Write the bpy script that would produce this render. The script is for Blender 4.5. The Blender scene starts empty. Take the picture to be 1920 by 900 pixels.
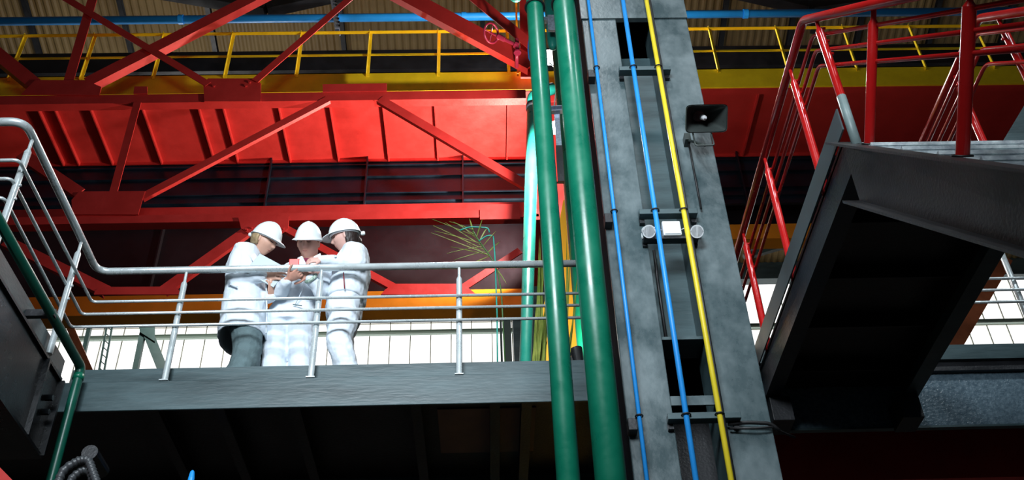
import bpy, bmesh, math, random
from mathutils import Vector, Matrix, noise, Quaternion
random.seed(7)
SC = bpy.context.scene
V = Vector
PI = math.pi
# ------------------------------------------------------------------ camera
W, H = 1920, 900
CZ = 1.6
uz, vz = -100.0, 2450.0
uy, vy = -33.0, -1617.0
F = math.sqrt(-(uz*uy + vz*vy))
Zc = V((uz, vz, F)).normalized()
Yc = V((uy, vy, F)); Yc = (Yc - Zc*Yc.dot(Zc)).normalized()
Xc = Yc.cross(Zc)
if Xc.x < 0: Xc = -Xc
def ray(px, py):
    d = V((px - W/2, H/2 - py, F))
    return V((d.dot(Xc), d.dot(Yc), d.dot(Zc)))
def at(px, py, Y=None, Z=None, X=None):
    """world point seen at a pixel of the 1920x900 frame on a plane of known depth, height or side"""
    r = ray(px, py)
    if Y is not None: t = Y/r.y
    elif Z is not None: t = (Z - CZ)/r.z
    else: t = X/r.x
    return V((r.x*t, r.y*t, r.z*t + CZ))
def proj(p):
    q = V((p[0], p[1], p[2]-CZ))
    c = V((q.x*Xc.x+q.y*Yc.x+q.z*Zc.x, q.x*Xc.y+q.y*Yc.y+q.z*Zc.y, q.x*Xc.z+q.y*Yc.z+q.z*Zc.z))
    return (W/2 + F*c.x/c.z, H/2 - F*c.y/c.z)
cam = bpy.data.cameras.new('camera'); cam.sensor_width = 36; cam.sensor_fit = 'HORIZONTAL'
cam.lens = F/W*36; cam.clip_end = 300; cam.clip_start = 0.05
co = bpy.data.objects.new('camera', cam); SC.collection.objects.link(co)
R = V((Xc.x, Yc.x, Zc.x)); U = V((Xc.y, Yc.y, Zc.y)); B = -V((Xc.z, Yc.z, Zc.z))
M = Matrix(((R.x, U.x, B.x), (R.y, U.y, B.y), (R.z, U.z, B.z))).to_4x4()
M.translation = V((0, 0, CZ)); co.matrix_world = M
SC.camera = co
# ------------------------------------------------------------------ world, light, exposure
SC.view_settings.view_transform = 'Standard'; SC.view_settings.look = 'None'
SC.view_settings.gamma = 1.0; SC.view_settings.use_curve_mapping = False
SC.view_settings.exposure = 0.0
wd = bpy.data.worlds.new('world'); SC.world = wd; wd.use_nodes = True
wd.node_tree.nodes['Background'].inputs[0].default_value = (0.55, 0.7, 1.0, 1)
wd.node_tree.nodes['Background'].inputs[1].default_value = 0.02
def lamp(name, kind, loc, target, power, color=(1,1,1), size=1.0, sy=None, spot=None, blend=.3):
    l = bpy.data.lights.new(name, kind); l.energy = power; l.color = color
    if kind == 'AREA':
        l.shape = 'RECTANGLE'; l.size = size; l.size_y = sy or size
    else: l.shadow_soft_size = size
    if kind == 'SPOT': l.spot_size = spot; l.spot_blend = blend
    o = bpy.data.objects.new(name, l); SC.collection.objects.link(o); o.location = loc
    o.rotation_euler = (V(target)-V(loc)).to_track_quat('-Z', 'Y').to_euler()
    return o
# daylight through the tall windows behind the camera, hall lamps and added fills
lamp('high_bay_lamp', 'SPOT', (.6, 0.6, 13.2), (.9, 5.6, 6.2), 1050, (.86,.95,1.0), .35, spot=math.radians(64), blend=1.0)
ff = lamp('front_window_daylight', 'AREA', (-1.2, -1.6, 6.9), (-.6, 6.3, 6.0), 150, (.84,.93,1.0), 3.0, 1.8); ff.data.spread = math.radians(66)
lamp('right_beam_fill', 'SPOT', (4.6, 1.0, 12.5), (3.0, 6.2, 5.6), 900, (.86,.95,1.0), .35, spot=math.radians(50), blend=1.0)  # fill added to bring out the slate edge beam, no known lamp
lamp('crane_top_lamp', 'POINT', at(1031, 92, Y=12.4), (0,0,0), 600, (1,.96,.96), 0.06)
lamp('daylight_from_front_windows', 'AREA', (-1.5, -5.5, 11.0), (0.3, 8.2, 9.4), 130, (.86,.93,1.0), 6.0, 3.0)
lamp('rear_hall_fill', 'POINT', at(320, 470, Y=19.5), (0,0,0), 600, (1,.98,.95), .3)  # hidden fill added to brighten the window rail and rear of the hall
# lamps hung in the hall
SPOTP = at(1016, 235, Y=9.4)
lamp('hall_floodlight', 'POINT', SPOTP, (0,0,0), 560, (1,.96,.93), 0.10)

# ------------------------------------------------------------------ materials
MATS = {}
def mat(name, col, rough=.5, metal=0.0, var=.0, vscale=4.0, bump=0.0, bscale=60.0, spec=.5, col2=None, emit=None, coat=0.0, stretch=None):
    m = bpy.data.materials.new(name); m.use_nodes = True; nt = m.node_tree
    b = nt.nodes['Principled BSDF']
    b.inputs['Base Color'].default_value = (*col, 1); b.inputs['Roughness'].default_value = rough
    b.inputs['Metallic'].default_value = metal; b.inputs['Specular IOR Level'].default_value = spec
    b.inputs['Coat Weight'].default_value = coat; b.inputs['Coat Roughness'].default_value = .15
    tc = nt.nodes.new('ShaderNodeTexCoord'); src = tc.outputs['Object']
    if stretch:
        mp = nt.nodes.new('ShaderNodeMapping'); mp.inputs['Scale'].default_value = stretch
        nt.links.new(src, mp.inputs['Vector']); src = mp.outputs['Vector']
    if var or col2:
        n = nt.nodes.new('ShaderNodeTexNoise'); n.inputs['Scale'].default_value = vscale; n.inputs['Detail'].default_value = 7
        n.inputs['Roughness'].default_value = .65
        nt.links.new(src, n.inputs['Vector'])
        cr = nt.nodes.new('ShaderNodeValToRGB')
        c2 = col2 or tuple(min(1, c*(1+var)) for c in col); c1 = tuple(c*(1-var) for c in col) if not col2 else col
        cr.color_ramp.elements[0].position = .36; cr.color_ramp.elements[0].color = (*c1, 1)
        cr.color_ramp.elements[1].position = .66; cr.color_ramp.elements[1].color = (*c2, 1)
        nt.links.new(n.outputs['Fac'], cr.inputs['Fac']); nt.links.new(cr.outputs['Color'], b.inputs['Base Color'])
        ma = nt.nodes.new('ShaderNodeMapRange'); ma.inputs[1].default_value = .3; ma.inputs[2].default_value = .7
        ma.inputs[3].default_value = max(0.05, rough-.12); ma.inputs[4].default_value = min(1, rough+.12)
        nt.links.new(n.outputs['Fac'], ma.inputs[0]); nt.links.new(ma.outputs[0], b.inputs['Roughness'])
    if bump:
        n2 = nt.nodes.new('ShaderNodeTexNoise'); n2.inputs['Scale'].default_value = bscale; n2.inputs['Detail'].default_value = 4
        nt.links.new(src, n2.inputs['Vector'])
        bp = nt.nodes.new('ShaderNodeBump'); bp.inputs['Strength'].default_value = bump; bp.inputs['Distance'].default_value = .01
        nt.links.new(n2.outputs['Fac'], bp.inputs['Height']); nt.links.new(bp.outputs['Normal'], b.inputs['Normal'])
    if emit:
        b.inputs['Emission Color'].default_value = (*emit[0], 1); b.inputs['Emission Strength'].default_value = emit[1]
    MATS[name] = m; return m
RED = mat('red_paint', (.58, .032, .027), .42, var=.10, vscale=2.5, bump=.1, bscale=30)
REDG = mat('red_gloss_paint', (.55, .012, .012), .22, var=.06, vscale=3, bump=.05)
YEL = mat('yellow_paint', (.95, .66, .012), .45, var=.10, vscale=3, bump=.1)
ORA = mat('orange_paint', (.72, .26, .015), .45, var=.08, vscale=3)
BLU = mat('blue_paint', (.02, .36, .95), .4, var=.05)
CONB = mat('blue_conduit_plastic', (.02, .30, .80), .4, var=.05)
CONY = mat('yellow_conduit_plastic', (.85, .66, .03), .4, var=.05)
GRN = mat('green_gloss_paint', (.003, .150, .085), .34, var=.10, vscale=6, bump=.08, bscale=14, coat=.12)
GRNT = mat('teal_paint', (.02, .34, .26), .35, var=.08)
GRND = mat('dark_green_paint', (.004, .085, .055), .35, var=.1)
STL = mat('brushed_stainless_steel', (.58, .64, .65), .30, metal=.35, var=.06, vscale=8)
GAL = mat('galvanised_steel', (.42, .50, .60), .45, metal=.6, var=.3, vscale=40, bump=.3, bscale=80)
DRK = mat('dark_slate_paint', (.044, .078, .086), .42, var=.45, vscale=1.7, bump=.15, bscale=26, stretch=(.35,1,2))
COL = mat('column_slate_paint', (.050, .078, .085), .34, vscale=3.2, bump=.10, bscale=30, col2=(.125, .165, .175), stretch=(1.2, 1.2, .9))
BLK = mat('black_paint', (.012, .013, .016), .45, var=.3, vscale=3, bump=.2)
NAV = mat('blue_black_paint', (.005, .012, .022), .38, var=.4, vscale=2, bump=.2)
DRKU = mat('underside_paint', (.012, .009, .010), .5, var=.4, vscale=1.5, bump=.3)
TRD = mat('tread_steel', (.66, .76, .84), .40, metal=.2, var=.35, vscale=12, bump=.8, bscale=24)
ROOF = mat('roof_sheeting', (.155, .095, .028), .65, col2=(.22, .15, .055), vscale=.6)
WALLM = mat('hall_wall', (.05, .055, .06), .8, var=.2)
FLR = mat('concrete_floor', (.10, .10, .10), .7, var=.3, vscale=.8)
MUL = mat('window_bar_glare_tone', (.6, .6, .52), .5)  # pale tone puts the window glare into the bar colour
PANE = mat('frosted_daylit_glass', (.9, .95, 1), .5, emit=((1.0, .99, .97), 1.35))
RUB = mat('black_rubber', (.012, .012, .013), .5)
HORNM = mat('horn_plastic', (.045, .055, .052), .35, var=.1)
WHP = mat('white_plastic', (.75, .78, .80), .4)
GLS = mat('lamp_lens', (.10, .03, .05), .15)
LENS = mat('lit_lamp_lens', (1, 1, 1), .3, emit=((1, .97, .95), 6))
WHITE = mat('white_workwear_cotton', (.70, .77, .84), .8, var=.04, vscale=5, bump=.12, bscale=120)
GREYC = mat('grey_green_trouser_cloth', (.10, .15, .16), .85, var=.2, vscale=6, bump=.3, bscale=100)
HELM = mat('white_helmet_plastic', (.82, .87, .87), .32, coat=.2)
SKIN1 = mat('fair_skin', (.66, .37, .27), .5, var=.06, vscale=14)
SKIN2 = mat('ruddy_skin', (.62, .31, .23), .5, var=.08, vscale=14)
SKIN3 = mat('pale_skin', (.66, .39, .33), .5, var=.06, vscale=14)
HAIRB = mat('blond_hair', (.34, .24, .13), .6, var=.4, vscale=30, stretch=(1, 1, .2), bump=.5)
HAIRD = mat('dark_brown_hair', (.022, .012, .010), .5, var=.4, vscale=30, stretch=(1, 1, .2), bump=.5)
HAIRR = mat('ginger_hair', (.30, .13, .05), .6, var=.3, vscale=30, bump=.5)
BROWM = mat('eyebrow_hair', (.16, .08, .045), .7)
EYEM = mat('eye_dark', (.05, .03, .025), .4)
LIPM = mat('lip_skin', (.48, .16, .14), .45)
MAGM = mat('maroon_shirt_cloth', (.16, .01, .04), .8)
PHN = mat('red_phone_case', (.80, .05, .035), .35)
CLIP = mat('silver_board', (.50, .58, .62), .35, metal=.2)
LEAF = mat('palm_leaf', (.12, .20, .03), .5, col2=(.33, .35, .07), vscale=5)
STEM = mat('palm_stem', (.05, .13, .03), .5)
NAIL = mat('dark_nail_polish', (.05, .01, .03), .2)
SHOE = mat('shoe_leather', (.03, .03, .03), .5)
CAMO = mat('watch_strap', (.10, .22, .16), .6, col2=(.6, .68, .6), vscale=60)

# ------------------------------------------------------------------ object helpers
ORG = {}
C = SC.collection
class MB:
    def __init__(s): s.bm = bmesh.new()
    def poly(s, pts, flip=False):
        vs = [s.bm.verts.new(p) for p in pts]
        s.bm.faces.new(vs)
    def box(s, c, h, ax=None):
        """centre, half sizes, optional 3 axes"""
        ax = ax or (V((1,0,0)), V((0,1,0)), V((0,0,1))); c = V(c)
        vs = []
        for i in (-1,1):
            for j in (-1,1):
                for k in (-1,1): vs.append(s.bm.verts.new(c + ax[0]*h[0]*i + ax[1]*h[1]*j + ax[2]*h[2]*k))
        for f in ((0,1,3,2),(4,6,7,5),(0,4,5,1),(2,3,7,6),(0,2,6,4),(1,5,7,3)):
            s.bm.faces.new([vs[i] for i in f])
        return s
    def mm(s, a, b):
        a, b = V(a), V(b); return s.box((a+b)/2, ((b-a)/2))
    def prism(s, pts, vec):
        """closed polygon of 3D points pushed along vec"""
        vec = V(vec); n = len(pts)
        a = [s.bm.verts.new(V(p)) for p in pts]; b = [s.bm.verts.new(V(p)+vec) for p in pts]
        s.bm.faces.new(a); s.bm.faces.new(b[::-1])
        for i in range(n): s.bm.faces.new([a[i], b[i], b[(i+1)%n], a[(i+1)%n]])
        return s
    def beam(s, p, q, prof, up=(0,0,1)):
        """profile polygon (u,v) swept from p to q; v follows up, u = dir x up"""
        p, q = V(p), V(q); t = (q-p).normalized(); up = V(up); up = (up - t*up.dot(t)).normalized(); sd = t.cross(up)
        return s.prism([p + sd*u + up*v for u, v in prof], q-p)
    def tube(s, pts, r, seg=14, caps=True, closed=False):
        pts = [V(p) for p in pts]; n = len(pts)
        rs = r if isinstance(r, (list, tuple)) else [r]*n
        prev = None; rings = []
        for i, p in enumerate(pts):
            if closed: t = (pts[(i+1)%n]-pts[i-1]).normalized()
            else:
                t = (pts[min(i+1, n-1)] - pts[max(i-1, 0)]).normalized()
            if prev is None:
                ref = V((0,0,1)) if abs(t.z) < .9 else V((1,0,0)); sd = t.cross(ref).normalized()
            else: sd = (prev - t*prev.dot(t)).normalized()
            prev = sd; up = sd.cross(t)
            rings.append([s.bm.verts.new(p + (sd*math.cos(2*PI*k/seg) + up*math.sin(2*PI*k/seg))*rs[i]) for k in range(seg)])
        m = n if closed else n-1
        for i in range(m):
            a, b = rings[i], rings[(i+1)%n]
            for k in range(seg): s.bm.faces.new([a[k], a[(k+1)%seg], b[(k+1)%seg], b[k]])
        if caps and not closed: s.bm.faces.new(rings[0][::-1]); s.bm.faces.new(rings[-1])
        return s
    def loft(s, rings):
        vs = [[s.bm.verts.new(p) for p in r] for r in rings]; n = len(vs[0])
        for a, b in zip(vs, vs[1:]):
            for k in range(n): s.bm.faces.new([a[k], a[(k+1)%n], b[(k+1)%n], b[k]])
        s.bm.faces.new(vs[0][::-1]); s.bm.faces.new(vs[-1]); return s
    def build(s, name, m, parent=None, smooth=False, bevel=0, org=None, fix=True):
        if fix: bmesh.ops.recalc_face_normals(s.bm, faces=s.bm.faces)
        off = V(org) if org is not None else (ORG[parent.name] if parent else V((0,0,0)))
        if off.length: bmesh.ops.translate(s.bm, verts=s.bm.verts, vec=-off)
        me = bpy.data.meshes.new(name); s.bm.to_mesh(me); s.bm.free()
        if smooth:
            for p in me.polygons: p.use_smooth = True
        me.materials.append(m)
        o = bpy.data.objects.new(name, me); C.objects.link(o); o.parent = parent
        if parent is None: o.location = off
        ORG[o.name] = off
        if smooth == 'auto':
            try: me.set_sharp_from_angle(angle=.6)
            except Exception: pass
        if bevel:
            bv = o.modifiers.new('bevel', 'BEVEL'); bv.width = bevel; bv.segments = 2; bv.limit_method = 'ANGLE'
        return o
def thing(name, label, cat, loc, group=None):
    o = bpy.data.objects.new(name, None); C.objects.link(o); o.location = loc; o.empty_display_size = .2
    ORG[o.name] = V(loc); return tag(o, label, cat, group)
def tag(o, label=None, cat=None, group=None, kind=None):
    if label: o['label'] = label
    if cat: o['category'] = cat
    if group: o['group'] = group
    if kind: o['kind'] = kind
    return o
def struct(o): o['kind'] = 'structure'; return o
def plabel(o, l): o['label'] = l; return o
def copy_tree(o, off, parent=None):
    c = o.copy(); C.objects.link(c); c.parent = parent
    if parent is None: c.location = o.location + V(off)
    ORG[c.name] = ORG[o.name] + V(off)
    for ch in list(o.children): copy_tree(ch, off, c)
    return c
def rect(w, h): return [(-w/2,-h/2),(w/2,-h/2),(w/2,h/2),(-w/2,h/2)]
def chan(w, h, t=.012, s=1):
    """channel: web at u=0, flanges towards +u*s; v from 0 to h"""
    return [(0,0),(s*w,0),(s*w,t),(s*t,t),(s*t,h-t),(s*w,h-t),(s*w,h),(0,h)]
def ang(w, h, t=.012, s=1):
    return [(0,0),(s*w,0),(s*w,t),(s*t,t),(s*t,h),(0,h)]
def ibm(w, h, t=.014):
    return [(-w/2,0),(w/2,0),(w/2,t),(t/2,t),(t/2,h-t),(w/2,h-t),(w/2,h),(-w/2,h),(-w/2,h-t),(-t/2,h-t),(-t/2,t),(-w/2,t)]
def fillet(pts, r, n=6):
    """round the inner corners of a polyline"""
    pts = [V(p) for p in pts]; out = [pts[0]]
    for a, b, c in zip(pts, pts[1:], pts[2:]):
        d1 = (a-b); d2 = (c-b); rr = min(r, d1.length*.45, d2.length*.45)
        p0 = b + d1.normalized()*rr; p1 = b + d2.normalized()*rr
        for i in range(n+1):
            t = i/n; out.append(p0*(1-t)**2 + b*2*t*(1-t) + p1*t*t)
    out.append(pts[-1]); return out

# ================================================================== THE HALL
def zat(py, Y, px=960): return at(px, py, Y=Y).z
struct(MB().mm((-24,-8,-.2),(24,27,0)).build('floor', FLR))
# corrugated roof
zr0 = at(960, 0, Y=17.3).z + .2
def roofz(y): return zr0 - .25*(y-17.3)
b = MB(); x = -24.0; k = 0; pr = []
while x < 24:
    pr += [(x, .0), (x+.05, .035), (x+.10, .035), (x+.15, .0)]; x += .20
for y0, y1 in ((10.0, 26.4),):
    a = [b.bm.verts.new((px_, y0, roofz(y0)+dz)) for px_, dz in pr]; c = [b.bm.verts.new((px_, y1, roofz(y1)+dz)) for px_, dz in pr]
    for i in range(len(pr)-1): b.bm.faces.new([a[i], a[i+1], c[i+1], c[i]])
struct(b.build('ceiling', ROOF, fix=False))
# roof on the camera's side, closes the hall
struct(MB().prism([(-24,-8,roofz(10)-4.4),(-24,10,roofz(10)+.04),(-24,10,roofz(10)+.2),(-24,-8,roofz(10)-4.2)],(48,0,0)).build('ceiling', WALLM))
YW = 26.0
zt = zat(530, YW, 1420); zb = zat(760, YW)
b = MB(); b.mm((-24,YW,0),(24,YW+.3,zb)); b.mm((-24,YW,zt),(24,YW+.3,roofz(YW)+.1))
struct(b.build('wall_back', WALLM))
struct(MB().mm((-24.3,-8,0),(-24,27,30)).build('wall_left', WALLM))
struct(MB().mm((24,-8,0),(24.3,27,30)).build('wall_right', WALLM))
for n, (xa, xb) in enumerate(((-24, 1.6), (1.6, 24))):
    w = struct(MB().mm((xa,YW+.1,zb),(xb,YW+.16,zt)).build('window_%d' % (n+1), PANE))
    m = MB(); x = xa+.3; 
    while x < xb:
        m.mm((x-.014,YW+.05,zb),(x+.014,YW+.09,zt)); x += .60
    for pz in (607,): 
        z = zat(pz, YW, 600 if n == 0 else 1850); m.mm((xa,YW+.05,z-.012),(xb,YW+.09,z+.012))
    m.build('window_bar', MUL, w)
# heavy horizontal rail across the windows
z = zat(636, 25.6, 400)
tag(MB().beam((-20,25.6,z),(20,25.6,z), chan(.10,.13,.015)).build('window_rail', mat('rail_green_paint', (.45,.58,.50), .5), org=(0,25.6,z)),
    'long pale green horizontal steel rail crossing low in front of the bright windows', 'rail')
# grey eave beam under the roof at the right
z0 = zat(530, 25.3, 1420); z1 = zat(500, 25.3, 1420)
tag(MB().mm((2.4,25.1,z0),(22,25.4,z1)).build('eave_beam', DRK, org=(2.4,25.2,z0)),
    'dark grey beam directly above the window band at right, under the corrugated roof', 'beam')

# dark rafters below the roof sheeting, running front to back
for i, px in enumerate((60, 235, 395, 640, 905, 1360, 1490, 1620, 1760, 1900)):
    pA = at(px, 40, Y=17.9)
    x = pA.x
    o = MB().beam((x,11,roofz(11)-.16),(x,26,roofz(26)-.16), ibm(.12,.16)).build('rafter', BLK, org=(x,17,roofz(17)-.16))
    side = ['leftmost rafter, near the left edge of the photo','second rafter from the left edge','rafter above the fat left red diagonal','rafter beside the galvanised hanger','rafter above the handwheel valve',
            'rafter just right of the slate column','rafter left of the red stair railing corner','rafter behind the first red stair post','rafter between the two red stair posts','rightmost rafter'][i]
    tag(o, 'black roof rafter under the brown sheeting, ' + side, 'rafter', 'rafters under the corrugated roof')
# dark cross beam seen between yellow rails
z0 = zat(140, 15.5); z1 = zat(104, 15.5)
tag(MB().beam((-20,15.5,z0),(20,15.5,z0), [(-.2,0),(.2,0),(.2,z1-z0),(-.2,z1-z0)]).build('black_cross_beam', BLK, org=(0,15.5,z0)),
    'long black beam behind the lower half of the yellow railing', 'beam')
# black roof truss members at the very top
t = thing('roof_truss', 'black roof truss member sloping across the top edge, left of the green pipes', 'truss', at(480, 10, Y=14.5))
MB().beam(at(250,-26,Y=14.5), at(500,16,Y=14.5), rect(.25,.30)).build('chord', BLK, t)
MB().beam(at(500,16,Y=14.5), at(640,-14,Y=14.5), rect(.25,.30)).build('chord', BLK, t)
t = thing('roof_truss', 'black roof truss member at the top edge, left of the red stair railing', 'truss', at(1480, 10, Y=14.5))
MB().beam(at(1370,-20,Y=14.5), at(1520,14,Y=14.5), rect(.25,.30)).build('chord', BLK, t)
MB().beam(at(1520,14,Y=14.5), at(1680,-6,Y=14.5), rect(.25,.30)).build('chord', BLK, t)
MB().beam(at(1518,-10,Y=14.4), at(1524,60,Y=14.4), rect(.10,.10), (0,1,0)).build('hanger', BLK, t)

# blue pipe
zbp = zat(35, 14.0, 500)
t = thing('blue_pipe', 'long bright blue horizontal pipe running under the roof across the whole view', 'pipe', (0,14,zbp))
MB().tube([(-14,14,zbp),(14,14,zbp)], .085, 20).build('pipe', BLU, t, True)
b = MB()
for px in (340, 870, 1400): 
    x = at(px,35,Y=14).x; MB().tube([(x-.05,14,zbp),(x+.05,14,zbp)], .10, 20).build('joint_collar', BLU, t, 'auto')
# galvanised hanger on the blue pipe
p0 = at(628,-6,Y=13.85); p1 = at(637,52,Y=13.85)
t = thing('pipe_hanger', 'short galvanised perforated strut hanging across the blue pipe at the top', 'hanger', p1)
MB().beam(p1, p0, chan(.10,.14,.02), (0,1,0)).build('strut', GAL, t)
b = MB()
for i in range(9):
    q = p1.lerp(p0, (i+.5)/9); b.box(q+V((0,-.012,0)), (.018,.006,.025))
b.build('slot_row', BLK, t)
MB().tube([p1+V((0,.1,0)), p1+V((0,.1,-.12))], .012, 8).build('bolt', GAL, t, True)

# ---------------------------------------------------------------- crane girder with yellow walkway
YG = 11.5
zs = zat(174, YG, 700)
yfar = at(700, 299, Z=zs).y
XL, XR = -9.5, 10.5
t = thing('crane_girder', 'huge bright red crane girder seen from below, ribs across its underside', 'crane girder', (0,YG,zs))
MB().mm((XL,YG,zs),(XR,yfar,zs+.05)).build('soffit_plate', RED, t)
MB().mm((XL,YG-.09,zat(171, YG-.12, 700)-.012),(XR,YG+.035,zs+.08)).build('front_lip', RED, t)
MB().mm((XL,yfar-.02,zs-.06),(XR,yfar,zs+.05)).build('rear_lip', RED, t)
for px in (98,128,193,288,390,435,536,629,725,819,951,1400):
    x = at(px, 255, Z=zs).x
    MB().mm((x-.010,YG+.05,zs-.075),(x+.010,yfar-.02,zs)).build('stiffener', RED, t)
# yellow walkway
zy0 = zat(171, YG-.12, 700); zy1 = zat(136, YG-.12, 700); zyt = zat(59, YG-.12, 700); zym = zat(101, YG-.12, 700)
YY = YG-.12
t = thing('yellow_crane_walkway', 'yellow crane walkway edge with angle-iron guardrail above the red girder', 'walkway', (0,YY,zy0))
MB().mm((XL,YY,zy0),(XR,YY+.03,zy1)).build('fascia', YEL, t)
MB().mm((XL,YY-.0,zy1-.02),(XR,YY+.6,zy1)).build('deck_plate', YEL, t)
MB().beam((XL,YY,zyt-.06),(XR,YY,zyt-.06), ang(.06,.06,.008)).build('handrail', YEL, t)
MB().beam((XL,YY+.02,zym),(XR,YY+.02,zym), rect(.008,.045)).build('midrail', YEL, t)
xs = [at(px, 60, Y=YY).x for px in (565, 693)]; dx = xs[1]-xs[0]
x = xs[0] - dx*9
while x < XR:
    if x > XL and not (0.5 < x < .9):
        MB().beam((x,YY,zy1-.1),(x,YY,zyt), ang(.05,.05,.008), (0,-1,0)).build('post', YEL, t)
    x += dx
# red end post of crane beside green pipes
t = thing('red_crane_frame_post', 'salmon-lit upright red plate beside the green pipes at top centre', 'post', at(985,146,Y=11.2))
MB().beam(at(992,146,Y=11.2), at(988,-20,Y=11.2), rect(.26,.04), (0,1,0)).build('plate', RED, t)
MB().beam(at(990,130,Y=11.14), at(990,126,Y=11.14), rect(.28,.03), (0,1,0)).build('cleat', RED, t)
MB().beam(at(971,140,Y=11.28), at(967,-20,Y=11.28), rect(.03,.06), (0,1,0)).build('yellow_edge', YEL, t)

# ---------------------------------------------------------------- dark runway girders behind
def dark_girder(label, xa, xb, y, pt, pb, pxr, col, ribs, hl, mt=NAV):
    z1 = zat(pt, y, pxr); z0 = zat(pb, y, pxr)
    t = thing('dark_girder', label, 'girder', ((xa+xb)/2, y, z0))
    MB().mm((xa,y,z0),(xb,y+.05,z1)).build('web', mt, t)
    for px in ribs:
        x = at(px, (pt+pb)/2, Y=y).x
        MB().mm((x-.012,y-.10,z0),(x+.012,y,z1)).build('stiffener', mt, t)
    for py in hl:
        z = zat(py, y, pxr); MB().mm((xa,y-.05,z-.01),(xb,y,z+.01)).build('ledge', mt, t)
    return z0
xsplit = at(985, 480, Y=13.2).x
dark_girder('wide blue-black steel girder web just below the red soffit, with thin ledges', XL, XR, yfar+.02, 290, 392, 700, NAV, (505,687,868,1390,1560), (312,333,364,379))
DKB = mat('plum_black_paint', (.007,.004,.007), .5, var=.3, vscale=1.0, bump=.1)
z0 = dark_girder('tall plum-black steel wall plate behind the three people', XL, xsplit, yfar+.25, 385, 552, 700, DKB, (300,668), (), DKB)
YO = yfar+.1
z1 = zat(548, YO, 600); z0 = zat(584, YO, 600)
t = thing('orange_runway_beam', 'orange beam between the black wall plate and bright windows, behind the people', 'beam', (0,YO,z0))
MB().mm((XL,YO,z0),(xsplit,YO+.06,z1)).build('web', ORA, t)
MB().mm((XL,YO-.03,z0-.02),(xsplit,YO+.3,z0)).build('bottom_flange', ORA, t)
# right hand side black plate and yellow beam
YR = 13.4
z1 = zat(300, YR, 1450); zm = zat(428, YR, 1450); z0 = zat(456, YR, 1450); xa = at(1330,440,Y=YR).x
t = thing('dark_girder', 'black girder web right of the slate column, behind the red stair rails', 'girder', (xa+2,YR,zm))
MB().mm((xa-1.6,YR,zm),(XR,YR+.06,z1)).build('web', DKB, t)
MB().mm((xa-1.6,YR-.1,zm),(XR,YR,zm+.03)).build('ledge', DKB, t)
t = thing('orange_runway_beam', 'mustard orange beam under the black girder, right of the slate column', 'beam', (xa+2,YR,z0))
MB().mm((xa-1.6,YR-.12,z0),(XR,YR+.0,zm-.005)).build('web', ORA, t)
MB().mm((xa-1.6,YR-.15,z0-.02),(XR,YR+.12,z0)).build('bottom_flange', ORA, t)

# ---------------------------------------------------------------- red lattice truss
YT = 10.9
PXM = 1990/ (YT*.776 + .63*YT*.95)      # pixels per metre in the truss plane, about
tr = thing('red_lattice_truss', 'big red lattice truss of chords, diagonals and gusset plates across the left half', 'truss', at(480,420,Y=YT))
def mem(x0, y0, x1, y1, wpx, name='diagonal', prof='L', Y=YT, dep=.10, m=RED, par=None, flip=1):
    p, q = at(x0,y0,Y=Y), at(x1,y1,Y=Y); w = wpx/PXM*1.04
    if prof == 'box': pf = [(-dep/2,-w/2),(dep/2,-w/2),(dep/2,w/2),(-dep/2,w/2)]
    elif prof == 'L':
        pf = [(-.01,-w/2),(.01,-w/2),(.01,w/2),(-.01,w/2)]
        pf = [(-.01,-w/2),(dep*1,-w/2),(dep*1,-w/2+.012),(.004,-w/2+.012),(.004,w/2),(-.01,w/2)]
        if flip < 0: pf = [(u,-v) for u, v in pf]
        pf = [(u*1.0, v) for u, v in pf]
    t = (q-p).normalized(); up = V((0,1,0)).cross(t); 
    if up.z < 0: up = -up
    sd = V((0,1,0))
    b = MB(); b.prism([p + sd*u + up*v for u, v in pf], q-p)
    return b.build(name, m, par or tr)
def chordline(x0, y0, x1, y1, hpx, dep, name='chord', Y=YT):
    p, q = at(x0,y0,Y=Y), at(x1,y1,Y=Y); q.z = p.z
    h = hpx/PXM/.72
    return MB().beam(p, q, chan(-dep, h, .014, 1) if dep < 0 else [(0,0),(-dep,0),(-dep,.014),(-.014,.014),(-.014,h),(0,h)]).build(name, RED, tr)
# chord A
z = zat(190, YT, 500); z1 = zat(174, YT, 500); xe = at(986,180,Y=YT).x
MB().prism([(XL,YT,z),(XL,YT,z1),(XL,YT+.014,z1),(XL,YT+.014,z+.014),(XL,YT+.14,z+.014),(XL,YT+.14,z)], (xe-XL,0,0)).build('chord', RED, tr)
# chord B
z = zat(414, YT, 500); z1 = zat(400, YT, 500); z2 = zat(387, YT+.28, 500); xe = at(1010,400,Y=YT).x
MB().prism([(XL,YT,z),(XL,YT,z1),(XL,YT+.28,z1),(XL,YT+.28,z1-.014),(XL,YT+.014,z1-.014),(XL,YT+.014,z)], (xe-XL,0,0)).build('chord', RED, tr)
MB().mm((XL,YT+.27,z1-.01),(xe,YT+.29,z2)).build('chord', RED, tr)
plabel(MB().mm((at(900,400,Y=YT).x,YT-.03,zat(413,YT)),(at(975,400,Y=YT).x,YT-.01,zat(385,YT))).build('splice_plate', RED, tr), 'stepped splice plate near the right end')
# members above chord A
mem(164,154,684,-112,27,'diagonal','L',YT,.13)
mem(118,-6,390,158,15,'diagonal','box',YT-.05,.012)
mem(478,152,662,-8,15,'diagonal','box',YT-.05,.012)
mem(128,155,176,-10,19,'vertical_member','L',YT,.09)
mem(-20,88,66,158,27,'diagonal','L',YT,.13)
mem(640,-74,1000,120,38,'diagonal','L',YT,.12)
mem(880,-12,1000,88,24,'diagonal','box',YT-.14,.012)
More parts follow.
